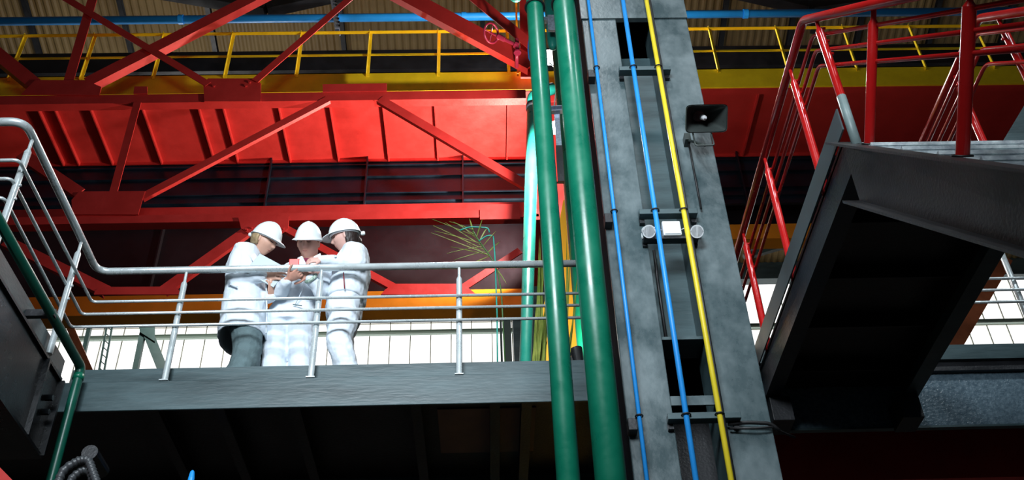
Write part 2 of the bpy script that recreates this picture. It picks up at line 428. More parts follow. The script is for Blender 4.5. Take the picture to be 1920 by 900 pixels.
# members between A and B
mem(615,186,265,370,15,'diagonal','L',YT,.05)
mem(712,186,992,350,18,'diagonal','L',YT,.05)
mem(258,192,213,360,14,'vertical_member','L',YT,.09)
mem(40,288,150,362,22,'diagonal','L',YT,.07)
# members below B
mem(470,428,305,546,20,'diagonal','L',YT,.05)
mem(535,428,760,550,13,'diagonal','L',YT,.05)
mem(868,540,975,470,13,'diagonal','box',YT,.02)
mem(10,452,200,546,20,'diagonal','L',YT,.07)
def gusset(pts, Y, bolts=()):
    o = MB().prism([at(x,y,Y=Y) for x, y in pts], (0,.02,0)).build('gusset_plate', RED, tr)
    for x, y in bolts:
        p = at(x,y,Y=Y); MB().tube([p, p+V((0,-.025,0))], .022, 6).build('bolt', RED, o)
gusset([(390,147),(481,147),(489,156),(489,190),(383,190),(381,156)], YT-.03, [(391,156),(401,162),(468,155),(461,162)])
gusset([(40,176),(66,150),(160,150),(190,163),(186,178)], YT-.03)
gusset([(605,172),(605,158),(725,156),(725,170)], YT-.03)
gusset([(250,175),(252,162),(276,162),(276,175)], YT-.03)
gusset([(136,402),(134,375),(148,359),(272,358),(266,376),(259,402)], YT-.03)
gusset([(446,405),(542,405),(540,428),(528,437),(465,437),(452,428)], YT-.03, [(462,431),(471,427),(530,429)])
gusset([(176,552),(178,545),(190,538),(330,537),(342,552)], YT-.03)
gusset([(714,552),(722,543),(738,532),(868,532),(880,541),(893,552)], YT-.03)
# chord C, mostly hidden behind
z = zat(556, YT, 500); z1 = zat(549, YT, 500)
# red block seen between the green pipes
t = thing('red_bearing_block', 'red steel block seen in the gap between the green pipes', 'block', at(1045,410,Y=11.6))
MB().mm(at(1006,412,Y=10.92), at(1062,344,Y=10.92)+V((0,1.5,0))).build('block', RED, t)
MB().mm(at(1005,412,Y=10.9), at(1064,400,Y=10.9)+V((0,1.5,0))).build('bottom_flange', RED, t)

# valve with handwheel
pv = at(921,62,Y=10.45)
t = thing('handwheel_valve', 'dark red valve with a round handwheel in front of the thick diagonal', 'valve', pv)
ax = (at(975,88,Y=10.5)-pv).normalized()
n1 = ax.cross(V((0,0,1))).normalized(); n2 = ax.cross(n1).normalized()
nrm = (ax*.75 + V((.0,-.55,0))).normalized(); e1 = nrm.cross(V((0,0,1))).normalized(); e2 = nrm.cross(e1)
VR = .15
VM = mat('wine_red_paint', (.32,.02,.05), .3)
MB().tube([pv + (e1*math.cos(2*PI*k/28)+e2*math.sin(2*PI*k/28))*VR for k in range(28)], .017, 8, closed=True).build('handwheel', VM, t, True)
b = MB()
for k in range(4):
    a = 2*PI*k/4+.3; b.tube([pv, pv+(e1*math.cos(a)+e2*math.sin(a))*VR], .009, 6)
b.build('spoke', VM, t, True)
L = (at(975,88,Y=10.5)-pv).length
b = MB(); b.tube([pv-ax*.03, pv+ax*.10], .016, 10); b.tube([pv+ax*.10, pv+ax*.12, pv+ax*.24, pv+ax*.25], [.02,.042,.04,.02], 12)
b.tube([pv+ax*.25, pv+ax*L*.8], .028, 12); b.tube([pv+ax*L*.8, pv+ax*L*.83, pv+ax*L*.93, pv+ax*L*.95], [.03,.055,.055,.03], 10)
b.build('valve_stem', VM, t, 'auto')
b = MB(); b.tube([pv+ax*L*.9+V((0,0,.14)), pv+ax*L*.9+V((0,0,-.14))], .03, 12); b.tube([pv+ax*L*.9+V((0,0,-.14)), pv+ax*L*.9+V((0,0,-.17))], .055, 12)
b.build('valve_body', VM, t, 'auto')
vq = pv+ax*L*.9
MB().tube([vq, V((vq.x, YT+.02, vq.z))], .03, 10).build('connecting_pipe', VM, t, True)

# low dark red girders under everything
YD = 6.9
t = thing('lower_red_girder', 'dim dark red beam in the gloom at the bottom right, under the slate beam', 'girder', at(1700,900,Y=YD))
MB().mm(at(1440,905,Y=YD), at(1990,790,Y=YD)+V((0,.3,0))).build('web', RED, t)
t = thing('lower_red_girder', 'dim red girder corner at the bottom left edge', 'girder', at(0,880,Y=5.2))
MB().prism([at(-60,815,Y=5.2),at(28,905,Y=5.2),at(-60,905,Y=5.2)],(0,.3,0)).build('web', RED, t)

# ================================================================== WALKWAY
YE = 6.2
ZF = zat(708, YE, 590); ZB = zat(762, YE, 590); ZTT = zat(685, YE+.10, 590)
xl = at(114, 735, Y=YE).x; xr = at(1112, 735, Y=YE).x
XC = at(1000, 450, Y=5.2)
t = thing('steel_walkway', 'dark slate steel walkway deck on which the three people stand', 'walkway', (0,YE,ZB))
MB().beam((xl,YE,ZB),(xr+.2,YE,ZB), [(0,0),(.0,ZF-ZB),(-.10,ZF-ZB),(-.10,ZF-ZB-.015),(-.012,ZF-ZB-.015),(-.012,.015),(-.02,.015),(-.02,0)]).build('edge_channel', DRK, t, bevel=.004)
MB().mm((xl-.0,YE+.10,ZF-.02),(xr,YE+.112,ZTT)).build('toe_board', DRK, t)
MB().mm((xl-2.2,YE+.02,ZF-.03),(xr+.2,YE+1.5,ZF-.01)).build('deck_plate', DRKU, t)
MB().beam((xl-2,YE+1.5,ZB),(xr+.2,YE+1.5,ZB), ibm(.12,ZF-ZB-.03)).build('rear_beam', DRK, t)
for px in (300, 420, 557, 776, 918, 975, 1060):
    x = at(px, 770, Z=ZF-.04).x
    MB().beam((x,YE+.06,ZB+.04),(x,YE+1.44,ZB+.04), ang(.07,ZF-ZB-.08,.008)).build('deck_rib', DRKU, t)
plabel(MB().mm(at(820,768,Z=ZF-.04), at(1000,846,Z=ZF-.04)+V((0,0,.008))).build('underside_lit_plate', mat('lit_brown_plate', (.16,.085,.06), .6, var=.3, vscale=2), t), 'brown plate with the light on it put into its colour')  # brown lightened against the dark underside, light painted into its colour

# left arm of the walkway towards the camera
P_c = at(110, 715, Y=YE-.35); XA = P_c.x
zt1 = P_c.z; zb1 = at(80, 855, X=XA).z
zb1 = at(80,855,Y=YE-.35).z
WEB = mat('glossy_black_paint', (.003,.004,.005), .30, var=.3, vscale=2, bump=.1)
t = thing('walkway_side_beam', 'deep black beam with a glossy patch at lower left, running towards the camera', 'beam', (XA,YE-.35,zb1))
MB().prism([(XA,2.2,zb1),(XA,2.2,zt1),(XA,YE-.35,zt1),(XA,YE-.35,zb1)], (-.02,0,0)).build('web', WEB, t)
MB().mm((XA-.15,2.2,zt1),(XA+.02,YE-.35,zt1+.02)).build('top_flange', WEB, t)
MB().mm((XA-.30,2.2,zb1-.02),(XA+.03,YE-.35,zb1)).build('bottom_flange', WEB, t)
MB().mm((XA-.02,YE-.62,zb1),(XA+.035,YE-.60,zt1)).build('stiffener', WEB, t)
MB().mm((XA-.06,YE-.36,zb1),(XA+.04,YE-.34,zt1)).build('end_plate', WEB, t)
b = MB()
for k in (.2,.45): b.tube([(XA,YE-.45,zt1-.1-k*.4),(XA+.04,YE-.45,zt1-.1-k*.4)], .02, 6)
b.build('bolt', WEB, t)
xt = at(108, 690, Y=YE-.1).x
t = thing('walkway_arm', 'left arm of the walkway with a grey toe board beside the green pipe', 'walkway', (xt,YE,ZF-.03))
MB().mm((xt-.012,2.6,ZF-.02),(xt,YE-.02,ZF+.16)).build('toe_board', DRK, t)
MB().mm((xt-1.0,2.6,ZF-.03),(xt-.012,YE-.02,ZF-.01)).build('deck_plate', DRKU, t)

# stainless guardrail ----------------------------------------------------
ZR = zat(499, YE, 600); YRL = YE+.02
def railz(py, px=600): return zat(py, YE, px)
xc = at(183, 507, Y=YRL).x; xe = at(1150, 490, Y=YRL).x + .15
yk = at(46, 228, Z=ZR).y
gr = thing('guardrail', 'silver stainless guardrail in front of the three people, bending towards the camera at left', 'railing', (0,YRL,ZF))
MB().tube(fillet([(xc-2.2,yk,ZR),(xc,yk,ZR),(xc,YRL,ZR),(xe,YRL,ZR)], .10, 8), .027, 18).build('handrail', STL, gr, True)
hs = [railz(561), railz(583.5), railz(607)]
for i, h in enumerate(hs):
    o = .03 + .0*i
    MB().tube(fillet([(xc-2.2,yk+.03+.05*i,h),(xc+.03-.035*i,yk+.03+.05*i,h),(xc+.035-.05*i,YRL-.035,h),(xe,YRL-.035,h)], .04, 5), .0115, 10).build('midrail', STL, gr, True)
def rpost(x, y, sy=0, dxp=0, base=None):
    base = ZF if base is None else base
    o = MB().tube([(x,y,base),(x,y,ZR-.13),(x,y,ZR-.105),(x,y,ZR-.02)], [.022,.022,.011,.011], 14).build('post', STL, gr, 'auto')
    b = MB()
    for h in hs: MB().tube([(x,y,h),(x+dxp,y+sy,h)], .009, 8).build('rail_pin', STL, o, True)
for px in (350, 603, 861): rpost(at(px, 510, Y=YRL+.0).x, YRL+.0, -.035)
yp = at(152, 455, X=xc).y; rpost(xc, yp, 0, .03)
yp2 = at(55, 278, X=xc).y; rpost(xc, yp2, 0, .03)
# post foot shoes
for px in (350, 603, 861):
    x = at(px, 510, Y=YRL).x
    MB().mm((x-.03,YRL-.03,ZF),(x+.03,YRL+.03,ZF+.008)).build('base_plate', STL, gr)

# green pipe at left
g1 = at(-40, 345, Z=ZF+.06); g2 = at(152, 688, Y=YE-.10); g2.x = at(152,688,Y=YE-.10).x
g0 = V((g2.x, 2.6, g2.z)); g3 = V((g2.x-.0, g2.y, 0.0))
t = thing('green_corner_pipe', 'slim dark green pipe along the left walkway arm, turning down at the corner', 'pipe', g3)
MB().tube(fillet([g0, g2, g3], .05, 6), .032, 16).build('pipe', GRND, t, True)
MB().beam(g2+V((-.32,-.62,-.0)), g2+V((.03,-.62,0)), rect(.035,.05)).build('bracket_arm', BLK, t)
b = MB(); b.tube([g2+V((0,0,-.06)), g2+V((0,0,-.10))], .037, 16); b.build('weld_collar', GRN, t, True)

# flexible hoses bottom-left
for i, (pts, lab) in enumerate((([(100,930),(118,880),(150,862),(166,862),(185,915)], 'ribbed grey flexible conduit arching at lower left, upper of the two'),
                               ([(118,940),(135,895),(155,880),(170,884),(182,935)], 'ribbed grey flexible conduit arching at lower left, lower of the two'))):
    pp = [at(x,y,Y=5.6+.05*i) for x, y in pts]; pth = fillet(pp, .2, 8)
    # resample densely with ribs
    res = []; 
    for a, c in zip(pth, pth[1:]):
        n = max(1, int((c-a).length/.006))
        for k in range(n): res.append(a.lerp(c, k/n))
    o = MB().tube(res, [.026 if (k//2)%2 else .022 for k in range(len(res))], 12).build('flexible_conduit', mat('grey_hose%d' % i, (.05,.055,.06), .4), None, True, org=pp[0])
    tag(o, lab, 'hose', 'flexible conduits at lower left')
p = at(168,848,Y=5.9)
tag(MB().tube([p, p+V((0,.25,.0))], [.05,.05], 16).build('black_pipe_stub', BLK, org=p), 'round black pipe end just above the ribbed conduits', 'pipe')
p = at(360, 890, Y=6.6)
tag(MB().tube([p+V((0,0,-.12)), p+V((0,0,-.03)), p+V((0,0,.02)), p+V((0,0,.03))], [.022,.022,.015,.008], 12).build('blue_fitting', BLU, org=p), 'tiny blue fitting in the dark at the bottom edge', 'fitting')

# ================================================================== SLATE COLUMN
CY0, CY1 = 5.2, 6.0
def xe_line(px, py): return at(px, py, Y=CY0).x
cx0 = (xe_line(1110,200)+xe_line(1171,750))/2; cx1 = (xe_line(1322,200)+xe_line(1437,750))/2
ci0 = (xe_line(1169,150)+xe_line(1260,750))/2; ci1 = (xe_line(1252,250)+xe_line(1352,750))/2
ZTOP = 14
t = thing('slate_column', 'massive dark slate built-up steel column with recessed middle, right of centre', 'column', ((cx0+cx1)/2,(CY0+CY1)/2,0))
MB().mm((cx0,CY0,0),(ci0,CY0+.03,ZTOP)).build('front_flange_plate', COL, t, bevel=.006)
MB().mm((ci1,CY0,0),(cx1,CY0+.03,ZTOP)).build('front_flange_plate', COL, t, bevel=.006)
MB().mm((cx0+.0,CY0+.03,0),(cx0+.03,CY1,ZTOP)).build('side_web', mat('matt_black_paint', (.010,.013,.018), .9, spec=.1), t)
MB().mm((cx1-.03,CY0+.03,0),(cx1,CY1,ZTOP)).build('side_web', COL, t)
MB().mm((ci0-.03,CY0+.03,0),(ci0,CY0+.30,ZTOP)).build('inner_web', DRK, t)
MB().mm((ci1,CY0+.03,0),(ci1+.03,CY0+.30,ZTOP)).build('inner_web', DRK, t)
MB().mm((cx0,CY1,0),(cx1,CY1+.03,ZTOP)).build('rear_plate', BLK, t)
za, zb_ = zat(106,CY0+.22,1200), zat(660,CY0+.22,1290); zc_, zd = zat(700,CY0+.22,1290), zat(775,CY0+.22,1300)
MB().mm((ci0,CY0+.24,zb_),(ci1,CY0+.26,za)).build('batten_plate', DRK, t)
zt_ = zat(36,CY0,1190)
plabel(MB().mm((cx0-.005,CY0-.012,zt_),(cx1+.005,CY0+.03,zt_+3)).build('cover_plate', COL, t), 'solid plate across the top')
MB().mm((ci0-.0,CY0+.05,zb_-.02),(ci1,CY0+.26,zb_)).build('shelf_plate', DRK, t)
MB().mm((ci0-.0,CY0+.02,zd-.06),(ci1,CY0+.03,zd)).build('shelf_plate', COL, t)
for px, py in ((1197,110),(1197,300)):
    pass
# conduits
def conduit(name, pts, r, m, lab):
    pA, pB = at(*pts[0], Y=CY0-.09), at(*pts[1], Y=CY0-.09)
    p0 = pA + (pB-pA)*-.15; p1 = pA + (pB-pA)*1.25
    o = MB().tube([p0, p1], r, 12).build(name, m, None, True, org=p1); tag(o, lab, 'conduit'); return pA, pB
cb1 = conduit('blue_conduit', ((1103,0),(1213,900)), .0125, CONB, 'thin blue conduit on the left flange of the slate column')
cb2 = conduit('blue_conduit', ((1168,0),(1305,900)), .0165, CONB, 'blue conduit down the middle recess of the slate column')
cy1 = conduit('yellow_conduit', ((1212,0),(1371,900)), .0165, CONY, 'yellow conduit down the slate column, right of the blue ones')
cbk = conduit('black_conduit', ((1218,0),(1377,900)), .010, RUB, 'thin black cable tucked against the yellow conduit')
def ponline(l, py):
    return l[0].lerp(l[1], py/900)
bi = 0
for py in (132, 401, 785):
    # long bracket
    z = zat(py, CY0-.06, 1210); pl = ponline(cb2, py); pr_ = ponline(cy1, py)
    x0 = pl.x-.10; x1 = pr_.x+.09
    if py == 785: x1 += .03
    lab = {132: 'topmost of the three, below the black slot', 401: 'middle of the three, above the white box', 785: 'lowest of the three'}[py]
    t = thing('conduit_bracket', 'black angle bracket across the column recess, ' + lab, 'bracket', (x0,CY0-.05,z), 'wide conduit brackets on the slate column')
    MB().beam((x0,CY0-.055,z),(x1,CY0-.055,z), [(-.03,-.02),(.03,-.02),(.03,.02),(-.03,.02)]).build('bar', DRK, t, bevel=.003)
    for x in (x0+.02, x1-.02): MB().mm((x-.015,CY0-.03,z-.05),(x+.015,CY0,z+.01)).build('foot', BLK, t)
    for p_ in (pl, pr_):
        MB().tube([V((p_.x,CY0-.09,z+.0)) + V((math.cos(a)*.024, math.sin(a)*.024, 0)) for a in [2*PI*k/16 for k in range(16)]], .005, 6, closed=True).build('clamp_ring', RUB, t, True)
    ps = ponline(cb1, py)
    t = thing('small_conduit_bracket', 'small black clip block on the column left edge, ' + {132:'beside the topmost wide bracket',401:'beside the middle wide bracket',785:'beside the lowest wide bracket'}[py], 'bracket', (ps.x,CY0-.04,z), 'small conduit clips')
    MB().mm((ps.x-.062,CY0-.075,z-.075),(ps.x-.012,CY0+.0,z+.0)).build('block', BLK, t, bevel=.004)
    MB().tube([V((ps.x,CY0-.09,z)) + V((math.cos(a)*.02, math.sin(a)*.02, 0)) for a in [2*PI*k/16 for k in range(16)]], .0045, 6, closed=True).build('clamp_ring', RUB, t, True)
# black cables at lower right of column
p = at(1365, 795, Y=CY0-.03)
o = MB().tube(fillet([p, at(1400,792,Y=CY0-.04), at(1445,794,Y=CY0-.04), at(1462,808,Y=CY0-.02)], .04), .011, 8).build('black_cable', RUB, None, True, org=p)
tag(o, 'thick black cable looping off the column edge at lower right', 'cable')
p = at(1368, 803, Y=CY0-.03)
tag(MB().tube(fillet([p, at(1420,803,Y=CY0-.04), at(1448,800,Y=CY0-.04), at(1470,812,Y=CY0+.05), at(1490,820,Y=CY0+.2)], .03), .007, 8).build('black_cable', RUB, None, True, org=p), 'thinner black cable just under the thick looping one', 'cable')
p = at(1226, 470, Y=CY0+.17)
tag(MB().tube(fillet([p, at(1231,505,Y=CY0+.17), at(1232,520,Y=CY0+.18), V((at(1232,520,Y=CY0+.18).x, CY0+.18, zat(655,CY0+.18,1240)))], .03), .010, 8).build('black_cable', RUB, None, True, org=p), 'black cable hanging in the column recess below the lamp bracket', 'cable')

# horn loudspeaker ----------------------------------------------------
hc = at(1324, 222, Y=4.93)
t = thing('horn_loudspeaker', 'black rectangular horn loudspeaker on the right edge of the slate column', 'loudspeaker', hc)
hd = V((.12,-.62,-.77)).normalized()          # mouth faces the viewer below
hx = V((1,0,0)); hx = (hx - hd*hx.dot(hd)).normalized(); hy = hd.cross(hx)
if hy.z < 0: hy = -hy
def sring(c, a, b_, n=40, e=.30):
    out = []
    for k in range(n):
        th = 2*PI*k/n; cx_, sx_ = math.cos(th), math.sin(th)
        out.append(c + hx*a*math.copysign(abs(cx_)**e, cx_) + hy*b_*math.copysign(abs(sx_)**e, sx_))
    return out
prof = [(0,.142,.092,.22),(.012,.144,.094,.22),(.012,.144,.094,.22),(-.03,.128,.081,.26),(-.10,.085,.055,.4),(-.16,.05,.042,.8),(-.20,.045,.045,1),(-.27,.05,.05,1),(-.275,.02,.02,1)]
b = MB(); rings = [sring(hc+hd*d, a, c, 40, e) for d, a, c, e in prof]
inner = [sring(hc+hd*d, a, c, 40, e) for d, a, c, e in [(.012,.138,.088,.22),(-.03,.119,.073,.26),(-.10,.075,.048,.4),(-.15,.040,.034,.8)]]
b.loft(list(reversed(inner)) + rings); b.build('horn', HORNM, t, 'auto')
cp = hc - hd*.085
b = MB(); b.loft([sring(cp,.018,.018,24,1), sring(cp+hd*.05,.018,.018,24,1), sring(cp+hd*.06,.014,.014,24,1), sring(cp+hd*.064,.004,.004,24,1)])
plabel(b.build('reflector_cap', mat('silver_cap', (.75,.76,.78), .35), t, 'auto'), 'small silver centre cap')
plabel(MB().box(cp+hd*.066, (.010,.0015,.003), (hx,hd,hy)).build('badge', WHP, t), 'tiny white badge')
bk = hc - hd*.13
b = MB(); lo = hc + V((-.03,.05,-.20))
b.tube(fillet([bk+hx*-.062-hy*.045, lo+V((-.062,.0,.0)), lo+V((.062,0,0)), bk+hx*.062-hy*.045], .02), .006, 8)
b.build('bracket_yoke', HORNM, t, True)
lo2 = at(1288,262,Y=CY0-.04)
b = MB(); b.tube([lo, lo2], .009, 8); b.box(lo2, (.02,.035,.03)); b.build('wall_mount', HORNM, t)
q = at(1290,262,Y=CY0-.03); q2 = V((q.x, CY0-.03, zat(392,CY0-.03,1290)))
tag(MB().tube([q+V((0,0,0)), q2], .007, 8).build('speaker_cable', RUB, None, True, org=q2), 'straight black cable dropping from the horn loudspeaker to the middle bracket', 'cable')

# lamp bracket with two small spotlights and a white box ------------------
zl = zat(450, CY0-.05, 1260); x0 = at(1206,450,Y=CY0-.05).x; x1 = at(1309,450,Y=CY0-.05).x
t = thing('lamp_bracket', 'thin black bar on the column carrying the white box and two little lamps', 'bracket', (x0,CY0-.03,zl))
MB().beam((x0,CY0-.05,zl),(x1,CY0-.05,zl), rect(.055,.018)).build('bar', BLK, t)
MB().mm((x0,CY0-.022,zl-.02),(x0+.03,CY0,zl+.02)).build('foot', BLK, t); MB().mm((x1-.03,CY0-.022,zl-.02),(x1,CY0,zl+.02)).build('foot', BLK, t)
p = at(1260, 434, Y=CY0-.075)
t = thing('junction_box', 'small white junction box between the two little lamps', 'box', (p.x,p.y,zl+.01))
MB().mm((p.x-.058,CY0-.09,zl+.010),(p.x+.058,CY0-.03,zl+.125)).build('case', WHP, t, bevel=.008)
MB().mm((p.x-.050,CY0-.094,zl+.018),(p.x+.050,CY0-.09,zl+.117)).build('lid', WHP, t, bevel=.003)
for px, sgn, lab, lm in ((1215,-1,'little white spotlight on the left of the white box, pale lens', mat('pale_glass', (.16,.20,.17), .15)), (1306,1,'little white spotlight on the right of the white box, dark pink lens', GLS)):
    c = at(px, 434, Y=CY0-.10); d = V((-.1*sgn if sgn>0 else .05,-.75,-.62)).normalized()
    t = thing('small_spotlight', lab, 'lamp', (c.x,CY0-.05,zl+.01))
    MB().tube([c-d*.05, c-d*.045, c+d*.03, c+d*.03, c-d*.012], [.018,.034,.042,.035,.031], 20).build('housing', WHP, t, 'auto')
    MB().tube([c-d*.010, c+d*.000, c+d*.008], [.030,.026,.012], 20).build('lens', lm, t, True)
    b = MB(); b.mm((c.x-.036,CY0-.062,zl+.01),(c.x-.030,CY0-.042,zl+.05)); b.mm((c.x+.030,CY0-.062,zl+.01),(c.x+.036,CY0-.042,zl+.05)); b.mm((c.x-.036,CY0-.062,zl+.008),(c.x+.036,CY0-.042,zl+.014))
    b.build('bracket', WHP, t)
    e = V((p.x+.058*sgn, CY0-.06, zl+.07)); f_ = c - d*.03
    MB().tube(fillet([e, (e+f_)/2+V((0,-.02,.02)), f_], .03), .004, 6).build('lead', WHP, t, True)

# ================================================================== GREEN PIPES
def vpipe(name, pa, pb, Y, r, m, lab, zlo=0.0, zhi=None, ring=None):
    A, B_ = at(*pa, Y=Y), at(*pb, Y=Y); x = (A.x+B_.x)/2
    zh = zhi if zhi is not None else 13.5
    t = thing(name, lab, 'pipe', (x,Y,zlo))
    MB().tube([(x,Y,zlo),(x,Y,zh)], r, 32).build('pipe', m, t, True)
    if ring:
        z = zat(ring, Y, pa[0])
        MB().tube([V((x,Y,z)) + V((math.cos(a)*(r+.006), math.sin(a)*(r+.006), -.01*math.sin(a))) for a in [2*PI*k/32 for k in range(32)]], .009, 8, closed=True).build('clamp_ring', RUB, t, True)
    return x
vpipe('green_pipe', (1008,100), (1060,800), 4.95, .0615, GRN, 'slimmer of the two glossy green vertical pipes, left one', ring=14)
vpipe('green_pipe', (1063,100), (1140,800), 4.75, .078, GRN, 'thicker glossy green vertical pipe, right one beside the slate column', ring=8)
vpipe('green_pipe', (1078,380), (1093,600), 7.9, .088, GRN, 'dark green pipe half hidden behind the thicker glossy pipe')
# inclined teal pipe lit white at the top
pA = at(1000, 205, Y=10.1); pB = at(984, 715, Y=9.6)
t = thing('teal_pipe', 'leaning teal pipe behind the rail, glaring white near its top', 'pipe', pB)
MB().tube([pB+(pB-pA)*1.2, pB, pA], [.062,.062,.088], 24).build('pipe', GRNT, t, True)
MB().tube([pA, pA+(pA-pB).normalized()*.08], .10, 24).build('black_collar', BLK, t, True)
e = pA+(pA-pB).normalized()*.06
MB().tube(fillet([e, e+V((0,0,.22)), e+V((.30,.0,.36))], .15), .085, 20).build('elbow', GRNT, t, True)
# small round green pipe end at the top
p = at(967, -6, Y=7.6)
tag(MB().tube([p+V((0,0,-.05)), p+V((0,0,-.035)), p, p+V((0,0,.5))], [.02,.055,.075,.075], 24).build('green_pipe', GRNT, None, True, org=p), 'rounded teal pipe end poking in at the top, left of the green pipes', 'pipe')
p = at(1036, 80, Y=7.0)
tag(MB().tube([p+V((0,0,-.10)), p+V((0,0,-.07)), p, p+V((0,0,1.6))], [.015,.042,.052,.052], 20).build('green_pipe', GRNT, None, True, org=p), 'rounded teal pipe end in the gap between the two green pipes', 'pipe')
# galvanised bracket bits between pipes
p = at(1020, 37, Y=6.9)
t = thing('galvanised_bracket', 'galvanised steel bracket between the tops of the green pipes', 'bracket', p)
MB().beam(at(1003,38,Y=6.9), at(1078,38,Y=6.9), rect(.05,.05)).build('strut', GAL, t)
MB().beam(at(1034,58,Y=6.85), at(1033,30,Y=6.85), rect(.07,.03), (0,1,0)).build('upright', GAL, t)
t = thing('galvanised_bracket', 'dark galvanised bracket crossing the gap between the green pipes, beside the white glare', 'bracket', at(1040,215,Y=7.2))
MB().beam(at(1025,215,Y=7.2), at(1064,213,Y=7.2), chan(.05,.07,.01)).build('strut', GAL, t)
MB().beam(at(1048,275,Y=7.25), at(1044,216,Y=7.25), rect(.05,.04), (0,1,0)).build('upright', GAL, t)
MB().beam(at(1052,342,Y=7.25), at(1048,275,Y=7.25), rect(.06,.04), (0,1,0)).build('lower_upright', BLK, t)
p = at(1030,118,Y=8.8)
tag(MB().tube(fillet([p, at(1043,128,Y=8.8), at(1044,160,Y=8.8), at(1038,210,Y=8.8)], .05), .008, 8).build('white_cable', WHP, None, True, org=p), 'bright white cable in the gap between the green pipes', 'cable')
p = at(996,40,Y=7.4)
tag(MB().tube(fillet([p, at(990,90,Y=7.4), at(992,112,Y=7.4), at(1000,118,Y=7.4)], .06), .008, 8).build('blue_cable', BLU, None, True, org=p), 'thin light blue hose curling at the left side of the slimmer green pipe', 'hose')
# floodlight fixture
t = thing('floodlight', 'glaring white floodlight half hidden between the two green pipes', 'lamp', SPOTP)
fp = at(1030, 108, Y=9.2)
MB().box(fp, (.12,.06,.09)).build('housing', GAL, t, bevel=.01)
plabel(MB().box(fp+V((-.0,-.065,-.0)), (.105,.004,.075)).build('lens', LENS, t), 'glaring white lens')
plabel(MB().box(SPOTP+V((.12,.1,.05)), (.07,.05,.07)).build('rear_bracket', GAL, t), 'galvanised bracket')

# red chord continuation between green pipes
t = thing('red_tie_plate', 'red plate catching white glare between the green pipes', 'plate', at(1040,180,Y=10.6))
MB().mm(at(1018,190,Y=10.6), at(1075,170,Y=10.6)+V((0,.02,0))).build('plate', RED, t)
MB().mm(at(1018,340,Y=11.0), at(1075,190,Y=11.0)+V((0,.02,0))).build('web', RED, t)

# yellow-orange upright behind
p0 = at(1062,700,Y=8.7)
t = thing('orange_post', 'broad orange-yellow steel upright glowing behind the green pipes', 'post', p0)
_a, _b = at(1022,705,Y=8.7), at(1096,705,Y=8.7)
MB().prism([V((_a.x,8.7,0)), V((_b.x,8.7,0)), _b, at(1071,375,Y=8.7), at(1056,375,Y=8.7), at(1018,580,Y=8.7)], (0,.05,0)).build('plate', mat('orange_yellow_paint', (.85,.42,.02), .5), t)
# uplight at its foot
c = at(1081, 666, Y=7.5)
t = thing('uplight', 'small black uplighter at the foot of the glowing orange upright', 'lamp', c)
MB().tube([c+V((.01,0,-.09)), c+V((0,0,.04)), c+V((-.003,0,.055))], [.045,.055,.058], 16).build('housing', BLK, t, 'auto')
plabel(MB().tube([c+V((0,0,.050)), c+V((0,0,.054))], [.05,.05], 16).build('lens', LENS, t), 'lit lens facing up')
MB().mm(V((c.x-.05,c.y-.02,ZF-.01)), c+V((-.035,.02,-.02))).build('bracket', BLK, t)
lamp('uplight_lamp', 'SPOT', c+V((-.01,-.02,.10)), at(1062,450,Y=8.7), 130, (1,.72,.55), .03, spot=1.6, blend=.7)
# unseen warm fill added behind the truss to brighten the red soffit
lamp('soffit_fill', 'SPOT', at(1016, 500, Y=12.7), at(600, 235, Y=12.2), 1400, (1,.86,.72), .10, spot=2.3, blend=.8)

# poles and struts seen against the windows
YS = 22.0
def gnd(px, py, Y):
    p = at(px, py, Y=Y); p.z = 0; return p
def strut(label, name, mbs):
    t = thing(name, label, 'strut', mbs[0][0]); 
    for i, (p, q, w, m, nm) in enumerate(mbs): MB().beam(p, q, rect(w,w), (0,1,0)).build(nm, m, t)
DG = mat('roof_brace_green', (.035,.070,.065), .5, var=.1)
strut('slim dark green upright against the windows, near the left corner of the deck','green_upright',[(gnd(178,720,YS),at(177,575,Y=YS),.10,DG,'upright')])
t = thing('lattice_strut', 'leaning green lattice strut against the windows, right of the slim upright', 'strut', at(192,720,Y=YS))
for o_ in (-5,5): MB().beam(at(186+o_,720,Y=YS),at(212+o_,575,Y=YS),rect(.04,.04),(0,1,0)).build('flange', DG, t)
b = MB()
for k in range(9):
    y0 = 585+k*13; xx = 212-(y0-575)*.18
    b.beam(at(xx-6,y0,Y=YS),at(xx+4,y0+9,Y=YS),rect(.02,.03),(0,1,0))
b.build('lacing', DG, t)
t = thing('green_roof_brace', 'thick dark green roof brace and post crossing the windows left of the people', 'brace', at(285,720,Y=YS))
MB().beam(at(316,720,Y=YS),at(258,575,Y=YS),rect(.24,.2),(0,1,0)).build('diagonal', DG, t)
MB().beam(gnd(272,720,YS),at(273,600,Y=YS),rect(.13,.13),(0,1,0)).build('upright', DG, t)
MB().prism([at(258,590,Y=YS-.15),at(290,590,Y=YS-.15),at(290,640,Y=YS-.15),at(262,622,Y=YS-.15)],(0,.04,0)).build('gusset_plate', DG, t)
t = thing('brown_diagonal_brace', 'rust brown diagonal brace against the windows at the left corner', 'brace', at(170,720,Y=18))
MB().beam(at(178,720,Y=18),at(108,560,Y=18),rect(.14,.14),(0,1,0)).build('diagonal', mat('rust_brown_paint', (.38,.12,.05), .6, var=.2), t)
t = thing('green_window_post', 'grey-green window post at the right end of the bright windows', 'post', at(948,720,Y=20))
MB().beam(gnd(953,720,20),at(950,575,Y=20),rect(.16,.16),(0,1,0)).build('upright', DG, t)
MB().beam(gnd(941,720,20),at(938,575,Y=20),rect(.05,.05),(0,1,0)).build('edge_strip', DG, t)
t = thing('wall_pier', 'dark wall pier right of the windows behind the green pipes', 'pier', at(1000,720,Y=21))
MB().mm(at(966,720,Y=21), at(1330,470,Y=21)+V((0,.3,0))).build('pier', DRK, t)
